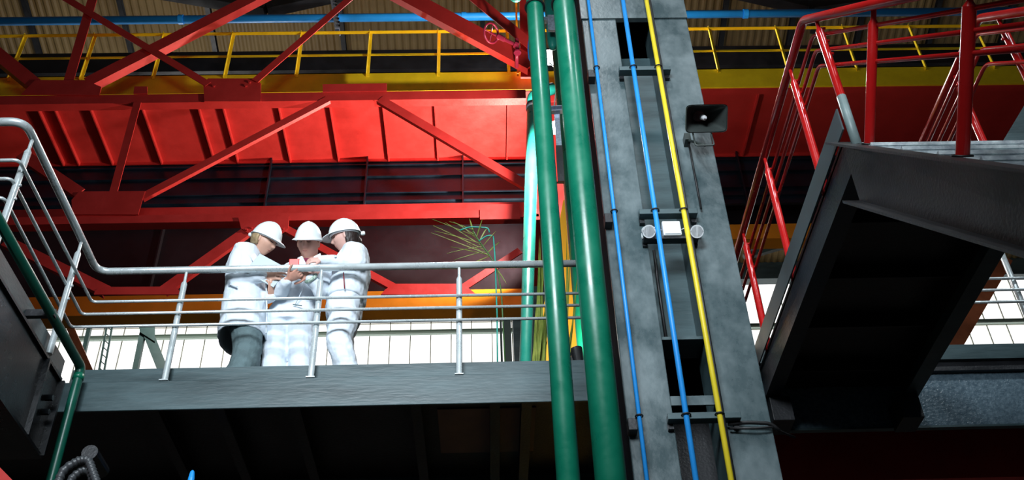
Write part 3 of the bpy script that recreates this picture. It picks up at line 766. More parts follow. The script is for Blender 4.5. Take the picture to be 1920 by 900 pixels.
t = thing('brown_diagonal_brace', 'rust brown diagonal brace beside the windows at far right', 'brace', at(1790,650,Y=15))
MB().beam(at(1768,690,Y=15),at(1885,490,Y=15),rect(.2,.2),(0,1,0)).build('diagonal', MATS['rust_brown_paint'], t)
t = thing('green_roof_brace', 'dark green slanting brace under the roof, right of the slate column', 'brace', at(1420,480,Y=21))
MB().beam(at(1395,482,Y=21),at(1500,452,Y=21),rect(.12,.14)).build('diagonal', DG, t)

# ================================================================== RIGHT HAND BEAM AND FAR GUARDRAIL
xa = at(1437, 750, Y=YE).x - .3; xb = at(2400, 750, Y=YE).x
zA = zat(800, YE, 1700); zB = zat(702, YE, 1700); zC = zat(672, YE, 1850); zD = zat(645, YE, 1850)
t = thing('slate_edge_beam', 'wide rough slate beam at lower right beyond the stair landing', 'beam', (xa,YE,zA))
SPK = mat('hammered_slate_paint', (.07,.11,.14), .28, vscale=30, bump=.6, bscale=45, col2=(.13,.19,.23))
MB().mm((xa,YE,zA),(xb,YE+.02,zB)).build('web', SPK, t)
MB().mm((xa,YE-.01,zA-.015),(xb,YE+.03,zA)).build('bottom_flange', DRK, t)
MB().mm((xa,YE-.04,zB),(xb,YE+.12,zB+.02)).build('top_flange', BLK, t)
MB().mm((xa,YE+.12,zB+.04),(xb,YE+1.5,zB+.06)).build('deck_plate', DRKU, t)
MB().mm((xa,YE+.03,zB+.02),(xb,YE+.05,zC)).build('recess_strip', BLK, t)
MB().mm((xa,YE,zC),(xb,YE+.04,zD)).build('kerb_bar', DRK, t)
t = thing('guardrail', 'silver guardrail piece at the far right edge beyond the stair', 'railing', at(1910,640,Y=YE+.05))
for py in (522, 543.5, 566): 
    z = zat(py, YE+.05, 1880); MB().tube([(at(1700,py,Y=YE+.05).x,YE+.05,z),(xb,YE+.05,z)], .0115, 10).build('midrail', STL, t, True)
px0 = at(1880,480,Y=YE+.09).x
zz = zat(430, YE+.09, 1880)
MB().tube([(px0,YE+.09,zD-.15),(px0,YE+.09,zz)], .022, 14).build('post', STL, t, True)
MB().tube([(px0-.9,YE+.09,zz+.03),(xb,YE+.09,zz+.03)], .027, 14).build('handrail', STL, t, True)

# ================================================================== STAIR LANDING AND FLIGHT
LY0 = 3.85; pc = at(1577, 266, Y=LY0); LZ = pc.z; LX = pc.x
LX2 = LX + 1.02; LY1 = YE
hB = .22
t = thing('stair_landing', 'black steel stair landing seen from below, upper right', 'landing', (LX,LY0,LZ-.03))
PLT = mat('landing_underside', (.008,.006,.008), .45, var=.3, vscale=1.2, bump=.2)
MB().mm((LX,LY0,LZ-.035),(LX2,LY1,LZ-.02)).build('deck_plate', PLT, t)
MB().prism([(LX,LY0,LZ-hB),(LX+.10,LY0,LZ-hB),(LX+.10,LY0,LZ-hB+.012),(LX+.012,LY0,LZ-hB+.012),(LX+.012,LY0,LZ-.012),(LX+.08,LY0,LZ-.012),(LX+.08,LY0,LZ),(LX,LY0,LZ)], (0,LY1-LY0,0)).build('side_channel', NAV, t)
MB().prism([(LX2,LY0,LZ-hB),(LX2-.10,LY0,LZ-hB),(LX2-.10,LY0,LZ-hB+.012),(LX2-.012,LY0,LZ-hB+.012),(LX2-.012,LY0,LZ),(LX2,LY0,LZ)], (0,LY1-LY0,0)).build('side_channel', DRK, t)
MB().mm((LX-.030,LY0-.12,LZ-.03),(LX-.022,LY1-.1,LZ+.115)).build('toe_board', mat('grey_toe_paint', (.075,.105,.115), .4, var=.25, vscale=2), t)
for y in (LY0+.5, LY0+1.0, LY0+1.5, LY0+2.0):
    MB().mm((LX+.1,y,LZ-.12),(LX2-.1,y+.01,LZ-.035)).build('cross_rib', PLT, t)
for x in (LX+.02, LX2-.16):
    MB().mm((x,LY1-.22,LZ-.40),(x+.14,LY1-.02,LZ-hB)).build('end_bracket', BLK, t, bevel=.005)
# flight
sl = 1.07; sd_ = V((0,-1,-sl)).normalized(); nrm = V((0,-sl,1)).normalized()
Ls = 5.2
t = thing('stair_flight', 'steep stair flight with dark stringer and pale chequered risers, coming down at right', 'stairs', (LX,LY0-3.5,LZ-3.7))
top = V((LX,LY0,LZ))
for nm_, x in (('stringer', LX), ('stringer', LX2)):
    s = 1 if x == LX else -1
    a = V((x,LY0,LZ)); 
    hs_ = .29
    b = MB()
    w0 = a; w1 = a + sd_*Ls; dn = -nrm*hs_; e = V((s*.012,0,0)); fl = V((-s*.085,0,0))
    # start cut vertically at the landing
    b.prism([w0, w1, w1+dn, V((x,LY0+ .0,LZ-hs_*1.42))], e)
    b.prism([V((x,LY0,LZ-hs_*1.42)), w1+dn, w1+dn+nrm*.012, V((x,LY0,LZ-hs_*1.42+.017))], fl)
    b.prism([w0, w1, w1-nrm*.012, w0-V((0,0,.017))], fl)
    b.build(nm_, mat('stringer_paint_%d' % (s+1), (.040,.038,.040), .42, var=.3, vscale=2, bump=.2), t)
nst = 14; run = (Ls*abs(sd_.y))/nst; rise = (Ls*abs(sd_.z))/nst
for k in range(nst):
    y = LY0 - run*k; z = LZ - .01 - rise*k
    MB().mm((LX+.014,y-.004,z-rise+.03),(LX2-.014,y+.004,z)).build('riser', TRD, t)
    MB().mm((LX+.014,y-run-.01,z-rise+.00),(LX2-.014,y,z-rise+.02)).build('tread', TRD, t)

# red guardrail --------------------------------------------------------
def red_rail(label, X, off_in, posts, far):
    g = thing('red_stair_railing', label, 'railing', (X,LY0,LZ))
    hR = at(1508,33,Y=LY0).z - LZ
    c = V((X,LY0+.02,LZ+hR)); e = c + sd_*3.6
    MB().tube(fillet([V((X,far,c.z)), c, e], .06, 6), .026, 16).build('handrail', REDG, g, True)
    mids = [.885, .780, .675]
    for i, h in enumerate(mids):
        c2 = V((X+off_in,LY0+.04+.02*i,LZ+hR*h))
        MB().tube(fillet([V((X+off_in,far,c2.z)), c2, c2+sd_*3.6], .05, 5), .011, 10).build('midrail', REDG, g, True)
    ys = [LY0-.13] + [at(px,py,Z=c.z).y for px, py in posts]
    for y in ys:
        dz = min(0, (y-LY0)*sl); b0 = LZ+dz; tz = c.z+dz
        o = MB().tube([(X,y,b0-.02),(X,y,tz-.14),(X,y,tz-.11),(X,y,tz-.01)], [.023,.023,.011,.011], 14).build('post', REDG, g, 'auto')
        if y < LY0: plabel(MB().tube([(X,y,b0-.02),(X,y,b0+.33)], .0245, 14).build('post_sleeve', mat('grey_sleeve', (.22,.30,.30), .4, var=.15), o, True), 'grey unpainted foot')
        for h in mids: MB().tube([(X,y,b0+hR*h),(X+off_in,y,b0+hR*h)], .008, 8).build('rail_pin', REDG, o, True)
    return g, hR, c
g, hR, cA = red_rail('nearer of the two red tubular stair railings, left side of the landing', LX+.012, .035, ((1480,127),(1430,293),(1389,434)), YE-.05)
# posts square to the flight
def fpost(g, X, px, r=.027):
    # point on the stringer top line seen under this pixel column
    best = None
    for i in range(400):
        s = i*.01; p = V((X,LY0,LZ)) + sd_*s; q = proj(p)
        if best is None or abs(q[0]-px) < best[0]: best = (abs(q[0]-px), s)
    p = V((X,LY0,LZ)) + sd_*best[1]; top_ = p + nrm*(hR/ math.sqrt(1+sl*sl)*1.0 + .0)
    o = MB().tube([p, p+nrm*((top_-p).length-.10), p+nrm*((top_-p).length-.08), top_], [r,r,.013,.013], 16).build('stair_post', REDG, g, 'auto')
    MB().tube([p, p+nrm*.008], r*1.5, 16).build('base_flange', RUB, o, True)
fpost(g, LX+.03, 1630, .024); fpost(g, LX+.03, 1805, .027)
g2_, _, _ = red_rail('farther red tubular railing on the right side of the stair landing', LX2+.0, -.035, ((1758,138),), YE-.3)
fpost(g2_, LX2-.03, 1990)
# piece of grey plate on the right
t = thing('grey_stair_plate', 'grey slanting side plate at the far right edge above the stair', 'plate', at(1900,250,Y=5.0))
MB().prism([at(1880,265,Y=5.0),at(1925,190,Y=5.0),at(1960,190,Y=5.0),at(1960,265,Y=5.0)],(0,.02,0)).build('plate', DRK, t)

# ================================================================== PALM
pb = at(1005, 700, Y=7.05); pb.z = ZF
t = thing('reed_palm', 'tall thin-leaved reed palm behind the guardrail beside the teal pipe', 'plant', pb)
def blade(b, p, q, sag, w):
    p, q = V(p), V(q); n = 7; side = (q-p).cross(V((0,-1,.6))).normalized()
    L_ = []; 
    for i in range(n+1):
        s = i/n; c = p.lerp(q, s) + V((0,0,-sag*s*s)); ww = w*math.sin(PI*min(1, .12+s*.88))**.7
        L_.append((c-side*ww, c+V((0,.004,-.002)), c+side*ww, c+V((0,.006,.004))))
    for a, c in zip(L_, L_[1:]):
        va = [b.bm.verts.new(v) for v in a]; vc = [b.bm.verts.new(v) for v in c]
        for k in range(4): b.bm.faces.new([va[k], va[(k+1)%4], vc[(k+1)%4], vc[k]])
fr = [(940,545),(932,505),(918,478),(900,455),(885,430)]
fp_ = [at(x,y,Y=6.9) for x, y in fr]
fo = MB().tube(fillet([at(948,700,Y=6.95)]+fp_, .1), .006, 8).build('frond_stem', STEM, t, True)
b = MB()
for (x0,y0,x1,y1) in ((918,478,808,435),(912,470,812,422),(905,462,835,415),(900,456,815,430),(896,450,862,418),(890,442,810,410),(888,438,880,405),(893,446,905,408),(905,462,838,470),(912,470,852,485),
                      (918,478,845,462),(925,490,866,490),(921,482,875,455),(899,452,915,420),(905,462,930,430),(914,474,938,450),(890,440,850,415),(918,480,880,495),(932,505,950,530),(885,430,842,412)):
    blade(b, at(x0,y0,Y=6.9), at(x1,y1,Y=6.9+random.uniform(-.15,.15)), random.uniform(.0,.03), .0068)
b.build('frond', LEAF, t)
for j, (bx, by, n, sp, lo_, hi_) in enumerate(((1013,700,26,13,430,600),(1006,700,10,12,540,640),(1064,700,5,14,430,560))):
    b = MB()
    for i in range(n):
        x0 = bx+random.uniform(-10,10); 
        blade(b, at(x0,705,Y=7.05), at(bx+8+random.uniform(-sp,sp), random.uniform(lo_,hi_), Y=7.05+random.uniform(-.2,.2)), random.uniform(0,.08), .007)
    b.build('grass_clump', LEAF, t)
p = at(880,445,Y=6.85)
o = MB().tube(fillet([at(862,432,Y=6.85), at(880,425,Y=6.85), at(915,427,Y=6.85), at(918,436,Y=6.85)], .05), .006, 8).build('green_wire', GRNT, None, True, org=p)
tag(o, 'short green wire arched over the palm frond', 'wire')
p = at(932,590,Y=6.85)
tag(MB().tube(fillet([at(898,452,Y=6.85), at(912,442,Y=6.85), at(925,441,Y=6.85), at(928,480,Y=6.85), at(932,590,Y=6.85), at(933,700,Y=6.85)], .04), .006, 8).build('green_wire', GRNT, None, True, org=p),
    'long green wire hooked at the top, upright just right of the palm frond', 'wire')

# ================================================================== PEOPLE
def D(r, u, t):
    """direction given as right / up / towards the viewer"""
    return (R*r + U*u + B*t).normalized()
TEXW = bpy.data.textures.new('cloth_folds', 'CLOUDS'); TEXW.noise_scale = .11; TEXW.noise_depth = 2
TEXF = bpy.data.textures.new('cloth_creases', 'CLOUDS'); TEXF.noise_scale = .035; TEXF.noise_depth = 1
def remesh(o, vox, fold=0, fine=0, sm=2):
    m = o.modifiers.new('remesh', 'REMESH'); m.mode = 'VOXEL'; m.voxel_size = vox; m.use_smooth_shade = True
    s = o.modifiers.new('smooth', 'SMOOTH'); s.factor = .5; s.iterations = sm
    if fold:
        d = o.modifiers.new('folds', 'DISPLACE'); d.texture = TEXW; d.strength = fold; d.mid_level = .5; d.texture_coords = 'LOCAL'
    if fine:
        d = o.modifiers.new('creases', 'DISPLACE'); d.texture = TEXF; d.strength = fine; d.mid_level = .5; d.texture_coords = 'LOCAL'
def rxy(c, rx, ry, yaw=0, n=28, e=.85):
    out = []
    for k in range(n):
        th = 2*PI*k/n; a = rx*math.copysign(abs(math.cos(th))**e, math.cos(th)); b_ = ry*math.copysign(abs(math.sin(th))**e, math.sin(th))
        out.append(c + V((a*math.cos(yaw)-b_*math.sin(yaw), a*math.sin(yaw)+b_*math.cos(yaw), 0)))
    return out
def trunk(b, rings, yaw=0):
    b.loft([rxy(c, rx, ry, yaw) for c, rx, ry in rings])
def limb(b, pts, seg=16):
    """pts: (point, radius); smooth path with rounded ends"""
    P = [V(p) for p, r in pts]; Rr = [r for p, r in pts]
    pp, rr = [], []
    n = len(P)
    for i in range(n-1):
        p0 = P[max(i-1,0)]; p1 = P[i]; p2 = P[i+1]; p3 = P[min(i+2,n-1)]
        for k in range(6):
            t = k/6
            pp.append(.5*((2*p1)+(p2-p0)*t+(2*p0-5*p1+4*p2-p3)*t*t+(3*p1-p0-3*p2+p3)*t**3)); rr.append(Rr[i]*(1-t)+Rr[i+1]*t)
    pp.append(P[-1]); rr.append(Rr[-1])
    d0 = (pp[0]-pp[1]).normalized(); d1 = (pp[-1]-pp[-2]).normalized()
    pp = [pp[0]+d0*rr[0]*.9, pp[0]+d0*rr[0]*.55] + pp + [pp[-1]+d1*rr[-1]*.55, pp[-1]+d1*rr[-1]*.9]
    rr = [rr[0]*.3, rr[0]*.8] + rr + [rr[-1]*.8, rr[-1]*.3]
    b.tube(pp, rr, seg)
HW, HD, HH = .079, .098, .118
def headpt(dx, dy, dz):
    z = dz*HH; k = max(0, -dz); x = dx*HW*(1-.34*k**1.7); y = dy*HD
    y *= (1-.10*k) if dy > 0 else (1-.42*k)
    if dy > 0:
        g = math.exp
        w = min(1, dy*2)
        if z > .03: nz = 0
        elif z > -.030: nz = ((.03-z)/.06)**1.3
        else: nz = max(0, 1-((-.030-z)/.013))
        y += w*.027*g(-(x/(.008+.007*max(0,nz)))**2)*nz
        y -= w*.011*g(-((abs(x)-.032)/.017)**2-((z-.012)/.013)**2)
        y += w*.005*g(-(x/.045)**2-((z-.036)/.010)**2)
        y += w*.005*g(-((abs(x)-.042)/.018)**2-((z+.022)/.02)**2)
        y += w*.008*g(-(x/.024)**2-((z+.062)/.013)**2)
        y -= w*.005*g(-(x/.026)**2-((z+.062)/.0035)**2)
        y += w*.011*g(-(x/.024)**2-((z+.102)/.018)**2)
    return (x, y, z)
def frame(f, u):
    f = f.normalized(); u = (u - f*u.dot(f)).normalized(); r = f.cross(u); return r, f, u
def loc(c, fr_, p, s=1.0):
    return c + (fr_[0]*p[0] + fr_[1]*p[1] + fr_[2]*p[2])*s
def add_head(b, c, fr_, s):
    n, m = 56, 44; rings = []
    for j in range(1, m):
        ph = PI*j/m; rings.append([V(loc(c, fr_, headpt(math.sin(ph)*math.sin(2*PI*i/n), math.sin(ph)*math.cos(2*PI*i/n), math.cos(ph)), s)) for i in range(n)])
    b.loft(rings)
    for sg in (-1, 1):
        rg = []
        for (ox, sc_) in ((-.006,.6),(.004,1),(.010,1.0),(.014,.7)):
            rg.append([V(loc(c, fr_, (sg*(HW-.004+ox), -.004+.018*sc_*math.cos(a)-.004*ox*50, .002+.031*sc_*math.sin(a)), s)) for a in [2*PI*k/14 for k in range(14)]])
        b.loft(rg)
def fsurf(x, z, off=.0015):
    dz = z/HH; k = max(0,-dz); dx = x/(HW*(1-.34*k**1.7)); dy = math.sqrt(max(.02, 1-dx*dx-dz*dz))
    p = headpt(dx, dy, dz); return (x, p[1]+off, z)
def add_face(par, c, fr_, s, brow=BROWM, lip=LIPM):
    for sg in (-1, 1):
        MB().tube([loc(c, fr_, fsurf(sg*x, z, .001), s) for x, z in ((.014,.031),(.024,.036),(.036,.037),(.048,.032))], [.0015,.003,.003,.0015], 8).build('eyebrow', brow, par, True)
        MB().tube([loc(c, fr_, fsurf(sg*x, z, .0035), s) for x, z in ((.018,.009),(.025,.006),(.034,.005),(.045,.009))], [.001,.0026,.0026,.001], 8).build('eyelashes', EYEM, par, True)
    MB().tube([loc(c, fr_, fsurf(x, z, -.001), s) for x, z in ((-.023,-.063),(-.012,-.060),(0,-.061),(.012,-.060),(.023,-.063))], [.001,.0035,.0042,.0035,.001], 8).build('lips', lip, par, True)
def add_helmet(par, c, fr_, s, tilt=0.0):
    """shell with rolled brim, visor, ridge and rear knob"""
    base = .040; n = 56
    def rim(a, z, grow):
        x = math.sin(a); y = math.cos(a)
        return (x*(.107+grow), y*(.130+grow)+.0, z)
    outer = []
    for j in range(0, 13):
        ph = (PI/2)*(1-j/12.0*1.0)        # from top
    prof = [(0.06,.134),(.25,.129),(.45,.117),(.62,.100),(.76,.080),(.87,.056),(.94,.032),(.985,.010),(1.0,.0)]
    rings = []
    for q, z in prof:
        rings.append([V(loc(c, fr_, (math.sin(a)*.101*q*(1+.02*math.cos(3*a)*(q<.9)), math.cos(a)*.129*q, base+z), s)) for a in [2*PI*k/n for k in range(n)]])
    def brimw(a):
        f = max(0, math.cos(a)); return .008 + .048*f**2.2
    for (t, dz) in ((.5,-.004),(1.0,-.010),(1.0,-.014),(.5,-.009)):
        rings.append([V(loc(c, fr_, (math.sin(a)*(.101+brimw(a)*t), math.cos(a)*(.129+brimw(a)*t), base+dz-.016*max(0,math.cos(a))**2*t), s)) for a in [2*PI*k/n for k in range(n)]])
    inn = [(.985,-.004),(.96,.010),(.91,.032),(.84,.054),(.72,.078),(.57,.096),(.40,.112),(.2,.122),(.04,.126)]
    for q, z in inn:
        rings.append([V(loc(c, fr_, (math.sin(a)*.099*q, math.cos(a)*.127*q, base+z), s)) for a in [2*PI*k/n for k in range(n)]])
    o = MB().loft(rings).build('hard_hat', HELM, par, True)
    # centre ridge
    rp = []
    for k in range(17):
        a = -1+2*k/16; pr2 = sorted((q_, z_) for q_, z_ in prof); aq = abs(a)*.93
        zz_ = next((z0_+(z1_-z0_)*(aq-q0_)/(q1_-q0_) for (q0_, z0_), (q1_, z1_) in zip(pr2, pr2[1:]) if q0_ <= aq <= q1_), .134)
        rp.append(loc(c, fr_, (0, a*.93*.129, base+zz_-.001), s))
    MB().tube(rp, [.002]+[.0045]*15+[.002], 8).build('crown_ridge', HELM, o, True)
    kn = loc(c, fr_, (0,-.150,base-.018), s); kd = fr_[1]
    plabel(MB().tube([kn+kd*.02, kn, kn-kd*.012], [.016,.018,.014], 14).build('adjuster_knob', HELM, o, 'auto'), 'small knob at the back')
    MB().tube([loc(c, fr_, (math.sin(a)*.092, math.cos(a)*.112, base-.012), s) for a in [2*PI*k/40 for k in range(40)]], .009, 8, closed=True).build('headband', WHP, o, True)
def add_hand(b, wr, d, back, thumb, curl=.4, s=1.0, spread=.06, tcurl=.3, nails=None):
    d = d.normalized(); back = (back - d*back.dot(d)).normalized(); lat = d.cross(back).normalized()*thumb   # lat points to the thumb side
    L_ = .088*s
    rings = []
    for t, w, h in ((-.35,.026,.021),(0,.027,.020),(.25,.034,.019),(.6,.041,.017),(.9,.042,.015),(1.05,.036,.011)):
        cc = wr + d*L_*t
        rings.append([cc + lat*w*s*math.cos(a) + back*h*s*math.sin(a) for a in [2*PI*k/16 for k in range(16)]])
    b.loft(rings)
    tips = []
    for i, (o, l) in enumerate(((.033,.070),(.011,.080),(-.011,.074),(-.033,.058))):
        p = wr + d*L_*.92 + lat*o*s*.95; dd = (d + lat*(o/.033)*spread*2).normalized(); ang_ = curl*(1+.12*i)*.6
        pts = [(p - d*.02*s, .0095*s), (p, .0092*s)]
        for seg_, f in enumerate((.45,.32,.25)):
            q = Quaternion(dd.cross(-back).normalized(), ang_) ; dd = (q @ dd).normalized(); nb = (q @ back); back2 = nb
            p = p + dd*l*f*s; pts.append((p, (.0088-.0008*seg_)*s)); ang_ = curl*(1+.1*i)
        limb(b, pts, 10); tips.append((p, dd, (back - dd*back.dot(dd)).normalized()))
    p = wr + d*L_*.25 + lat*.028*s; dd = (d*.65 + lat*.75 - back*.15).normalized()
    pts = [(p-dd*.015, .013*s), (p, .013*s)]
    for f in (.038,.030,.024):
        p = p + dd*f*s; pts.append((p, .0098*s)); dd = (dd*(1-tcurl) + d*tcurl - back*tcurl*.5).normalized()
    limb(b, pts, 10)
    return tips
def person(label, base, skin):
    def fin(b):
        o = b.build('person', skin, None, True, org=base); tag(o, label, 'person', None); remesh(o, .0046, 0, 0, 1); return o
    return fin
J = lambda px, py, Y: at(px, py, Y=Y)
VOX = .0085
def garment(b, name, m, par, fold=.014, fine=.004, vox=VOX):
    o = b.build(name, m, par, True); remesh(o, vox, fold, fine, 2); return o
def zfoot(px, Y):
    p = at(px, 745, Y=Y); p.z = ZF+.0; return p
def shoes(par, feet):
    for p, d in feet:
        d = d.normalized(); lat = d.cross(V((0,0,1)))
        rg = []
        for t, w, h in ((-.09,.02,.03),(-.08,.034,.08),(-.03,.038,.09),(.05,.042,.062),(.12,.044,.045),(.17,.03,.035),(.18,.012,.02)):
            cc = p + d*t + V((0,0,h/2+.002)); rg.append([cc + lat*w*math.cos(a)+V((0,0,h/2*math.sin(a))) for a in [2*PI*k/14 for k in range(14)]])
        MB().loft(rg).build('shoe', SHOE, par, True)
def ringtube(pts, r): return MB().tube(pts, r, 8)

# ---------------------------------------------------------------- woman in the lab coat, left
base = zfoot(440, 6.5)
c1 = J(496, 453, 6.42); f1 = frame(D(.90,-.24,.38), D(.22,.90,-.36)); S1 = .98
b = MB(); add_head(b, c1, f1, S1)
nk = J(471, 480, 6.5)
limb(b, [(loc(c1,f1,(0,-.03,-.04)), .056), (nk+V((0,0,.02)), .054), (nk+V((-.02,0,-.06)), .07)])
trunk(b, [(J(466,484,6.5),.05,.06),(J(462,492,6.5),.09,.15),(J(461,515,6.5),.12,.16),(J(461,545,6.5),.12,.14),(J(459,585,6.52),.13,.16),(J(458,605,6.52),.10,.14)])
sN, eN, wN = J(450,480,6.36), J(439,524,6.35), J(494,519,6.31)
sF, eF, wF = J(468,480,6.67), J(472,548,6.60), J(507,557,6.40)
limb(b, [(sN,.05),(eN,.042),(wN,.027)]); limb(b, [(sF,.05),(eF,.042),(wF,.027)])
ft1 = [zfoot(437,6.42), zfoot(450,6.62)]
for f_, hx_ in zip(ft1, (J(459,600,6.42), J(459,600,6.62))):
    limb(b, [(hx_,.08),((hx_+f_)/2+V((.06,0,.02)),.055),(f_+V((0,0,.08)),.04)]); limb(b, [(f_+V((0,0,.04)),.035),(f_+V((.12,-.03,.03)),.028)])
add_hand(b, wN+D(1,.1,0)*.012, D(1,.16,.1), D(.0,.5,.85), -1, .30)
add_hand(b, wF+D(.4,.9,0)*.010, D(.20,.95,.2), D(.8,-.2,.6), 1, .55)
p1 = b.build('person', SKIN1, None, True, org=base); remesh(p1, .0046, 0, 0, 1)
tag(p1, 'leftmost person in white hard hat and long white lab coat, head bowed, holding a board', 'person')
add_face(p1, c1, f1, S1); add_helmet(p1, c1, f1, S1)
# hair: bob under the hat
b = MB()
for sg in (-1, 1):
    for k in range(9):
        a = math.radians(100+k*10); x = math.sin(a)*.080*sg; y = math.cos(a)*.092
        limb(b, [(loc(c1,f1,(x,y,.05),S1),.016),(loc(c1,f1,(x*1.08,y*1.10,.0),S1),.017),(loc(c1,f1,(x*.98,y*1.05+.008,-.045),S1),.013)], 8)
garment(b, 'hair', HAIRB, p1, .006, .004, .006)
# trousers
b = MB()
for f_, hx_ in zip(ft1, (J(460,598,6.42), J(461,598,6.62))):
    limb(b, [(hx_,.125),((hx_+f_)/2+V((.05,0,.05)),.105),(f_+V((.01,0,.10)),.11)])
garment(b, 'trousers', GREYC, p1, .022, .004)
# coat with an open skirt
b = MB()
skirt = [(J(474,469,6.5),.058,.068),(J(469,474,6.5),.085,.12),(J(464,481,6.5),.112,.185),(J(461,515,6.5),.145,.20),(J(461,545,6.5),.150,.185),(J(459,580,6.5),.162,.20),(J(457,610,6.5),.168,.215),(J(455,640,6.5),.180,.225)]
hemc = skirt[-1][0]
skirt += [(hemc+V((0,0,-.0)),.162,.207),(hemc+V((0,0,.14)),.145,.195),(hemc+V((0,0,.16)),.08,.12)]
trunk(b, skirt)
limb(b, [(sN,.072),((sN+eN)/2,.066),(eN,.060),((eN+wN)/2,.054),(wN,.042)]); limb(b, [(sF,.072),(eF,.060),(wF,.044)])
coat = garment(b, 'lab_coat', WHITE, p1, .020, .006, .0080)
# collar, front placket, back buckle
cb = MB(); q0 = J(478,474,6.36); q1 = J(487,489,6.30); q2 = J(476,492,6.28); q3 = J(468,478,6.34)
cb.prism([q0,q1,q2,q3], D(0,.1,1)*.010); cb.build('collar', WHITE, coat)
cb = MB(); cb.tube([J(499,530,6.37), J(500,570,6.37), J(500,600,6.36), J(499,625,6.34)], .006, 8); cb.build('coat_front_edge', WHITE, coat, True)
cb = MB(); q = J(432,534,6.33); cb.tube([q, q+D(-.2,0,1)*.012], .014, 14); plabel(cb.build('strap_button', GAL, coat, 'auto'), 'metal strap button at the back')
cb = MB(); cb.tube([J(428,532,6.38), J(434,534,6.30), J(444,538,6.28)], .008, 8); cb.build('back_strap', WHITE, coat, True)
shoes(p1, [(f_, V((1,-.3,0))) for f_ in ft1])
# board she holds
bc = J(500, 507, 6.30); a1 = D(.88,-.46,.10); a2 = D(.42,.62,-.60); a2 = (a2-a1*a2.dot(a1)).normalized(); a3 = a1.cross(a2)
t = thing('clipboard', 'flat silver-grey board held by the person in the lab coat', 'board', bc)
MB().box(bc, (.125,.100,.005), (a1,a2,a3)).build('panel', CLIP, t, bevel=.003)
MB().box(bc-a3*.011+a2*.0, (.122,.097,.003), (a1,a2,a3)).build('lower_leaf', CLIP, t, bevel=.002)

# ---------------------------------------------------------------- man in the middle
base = zfoot(535, 6.6)
c2 = J(578, 457, 6.40); f2 = frame(D(-.12,.10,.98), D(.02,.985,-.16)); S2 = 1.0
b = MB(); add_head(b, c2, f2, S2)
nk = J(577, 494, 6.5)
limb(b, [(loc(c2,f2,(0,-.05,-.04)), .062), (nk+V((0,.0,.02)), .066), (nk+V((0,0,-.05)), .08)])
trunk(b, [(J(577,492,6.52),.06,.06),(J(576,500,6.52),.15,.09),(J(569,520,6.54),.155,.10),(J(561,545,6.56),.145,.10),(J(552,572,6.6),.14,.10),(J(543,600,6.6),.16,.11),(J(541,612,6.6),.12,.09)])
sA, eA, wA = J(545,507,6.50), J(524,549,6.42), J(538,526,6.28)
sB, eB, wB = J(606,507,6.50), J(603,549,6.41), J(581,519,6.30)
for s_, e_, w_ in ((sA,eA,wA),(sB,eB,wB)): limb(b, [(s_,.045),(e_+V((0,.02,.02)),.030),(w_,.027)])
ft2 = [zfoot(508,6.58), zfoot(567,6.58)]
hp2 = [J(522,600,6.6), J(561,600,6.6)]
for f_, h_ in zip(ft2, hp2):
    limb(b, [(h_,.08),((h_+f_)/2+V((0,-.03,.02)),.058),(f_+V((0,.02,.08)),.042)]); limb(b, [(f_+V((0,.02,.04)),.035),(f_+V((0,-.12,.03)),.03)])
add_hand(b, wA+D(.7,.6,.2)*.012, D(.86,.50,.10), D(.2,-.45,.87), -1, .50, .95)
add_hand(b, wB+D(-.7,.5,.2)*.012, D(-.95,.22,.1), D(-.05,.3,.95), -1, .35, .92)
p2 = b.build('person', SKIN2, None, True, org=base); remesh(p2, .0046, 0, 0, 1)
tag(p2, 'middle person facing front in white hard hat and coverall, looking at a red phone', 'person')
add_face(p2, c2, f2, S2); add_helmet(p2, c2, f2, S2)
b = MB()
for sg in (-1, 1):
    for k in range(8):
        a = math.radians(86+k*13); x = math.sin(a)*.078*sg; y = math.cos(a)*.094
        limb(b, [(loc(c2,f2,(x,y,.05),S2),.012),(loc(c2,f2,(x*1.03,y*1.03,.012 if k < 2 else -.02),S2),.010)], 8)
garment(b, 'hair', HAIRR, p2, .003, .002, .006)
b = MB()
trunk(b, [(J(554,568,6.6),.155,.115),(J(543,596,6.6),.185,.135),(J(540,612,6.6),.18,.13)])
for f_, h_ in zip(ft2, hp2):
    limb(b, [(h_,.10),((h_+f_)/2+V((0,-.02,.06)),.093),(f_+V((0,.01,.10)),.092)])
garment(b, 'trousers', WHITE, p2, .018, .005)
b = MB()
trunk(b, [(J(577,495,6.52),.07,.075),(J(576,500,6.52),.14,.10),(J(574,507,6.52),.175,.115),(J(569,524,6.54),.18,.13),(J(561,548,6.56),.170,.125),(J(553,570,6.6),.172,.128),(J(551,578,6.6),.160,.12)])
for s_, e_, w_ in ((sA,eA,wA),(sB,eB,wB)): limb(b, [(s_,.070),((s_+e_)/2,.064),(e_,.058),((e_+w_)/2,.052),(w_+ (e_-w_)*.08,.042)])
jk = garment(b, 'jacket', WHITE, p2, .018, .006)
MB().prism([J(567,480,6.36),J(558,484,6.35),J(561,498,6.34),J(573,503,6.34),J(574,494,6.35)], D(0,.2,1)*.012).build('collar', WHITE, jk, bevel=.003)
MB().prism([J(589,481,6.36),J(601,475,6.38),J(606,489,6.36),J(592,496,6.34),J(581,503,6.34),J(582,495,6.35)], D(0,.2,1)*.012).build('collar', WHITE, jk, bevel=.003)
plabel(MB().prism([J(566,484,6.385),J(590,484,6.385),J(582,503,6.37),J(574,503,6.37)], D(0,.2,1)*.006).build('shirt_neck', MAGM, jk), 'maroon shirt showing at the neck')
MB().tube([J(576,503,6.385), J(565,548,6.42), J(553,572,6.46)], .0035, 6).build('front_seam', WHITE, jk, True)
MB().tube([J(549,571,6.45), J(566,573,6.45)], .004, 6).build('belt_tab', GREYC, jk, True)
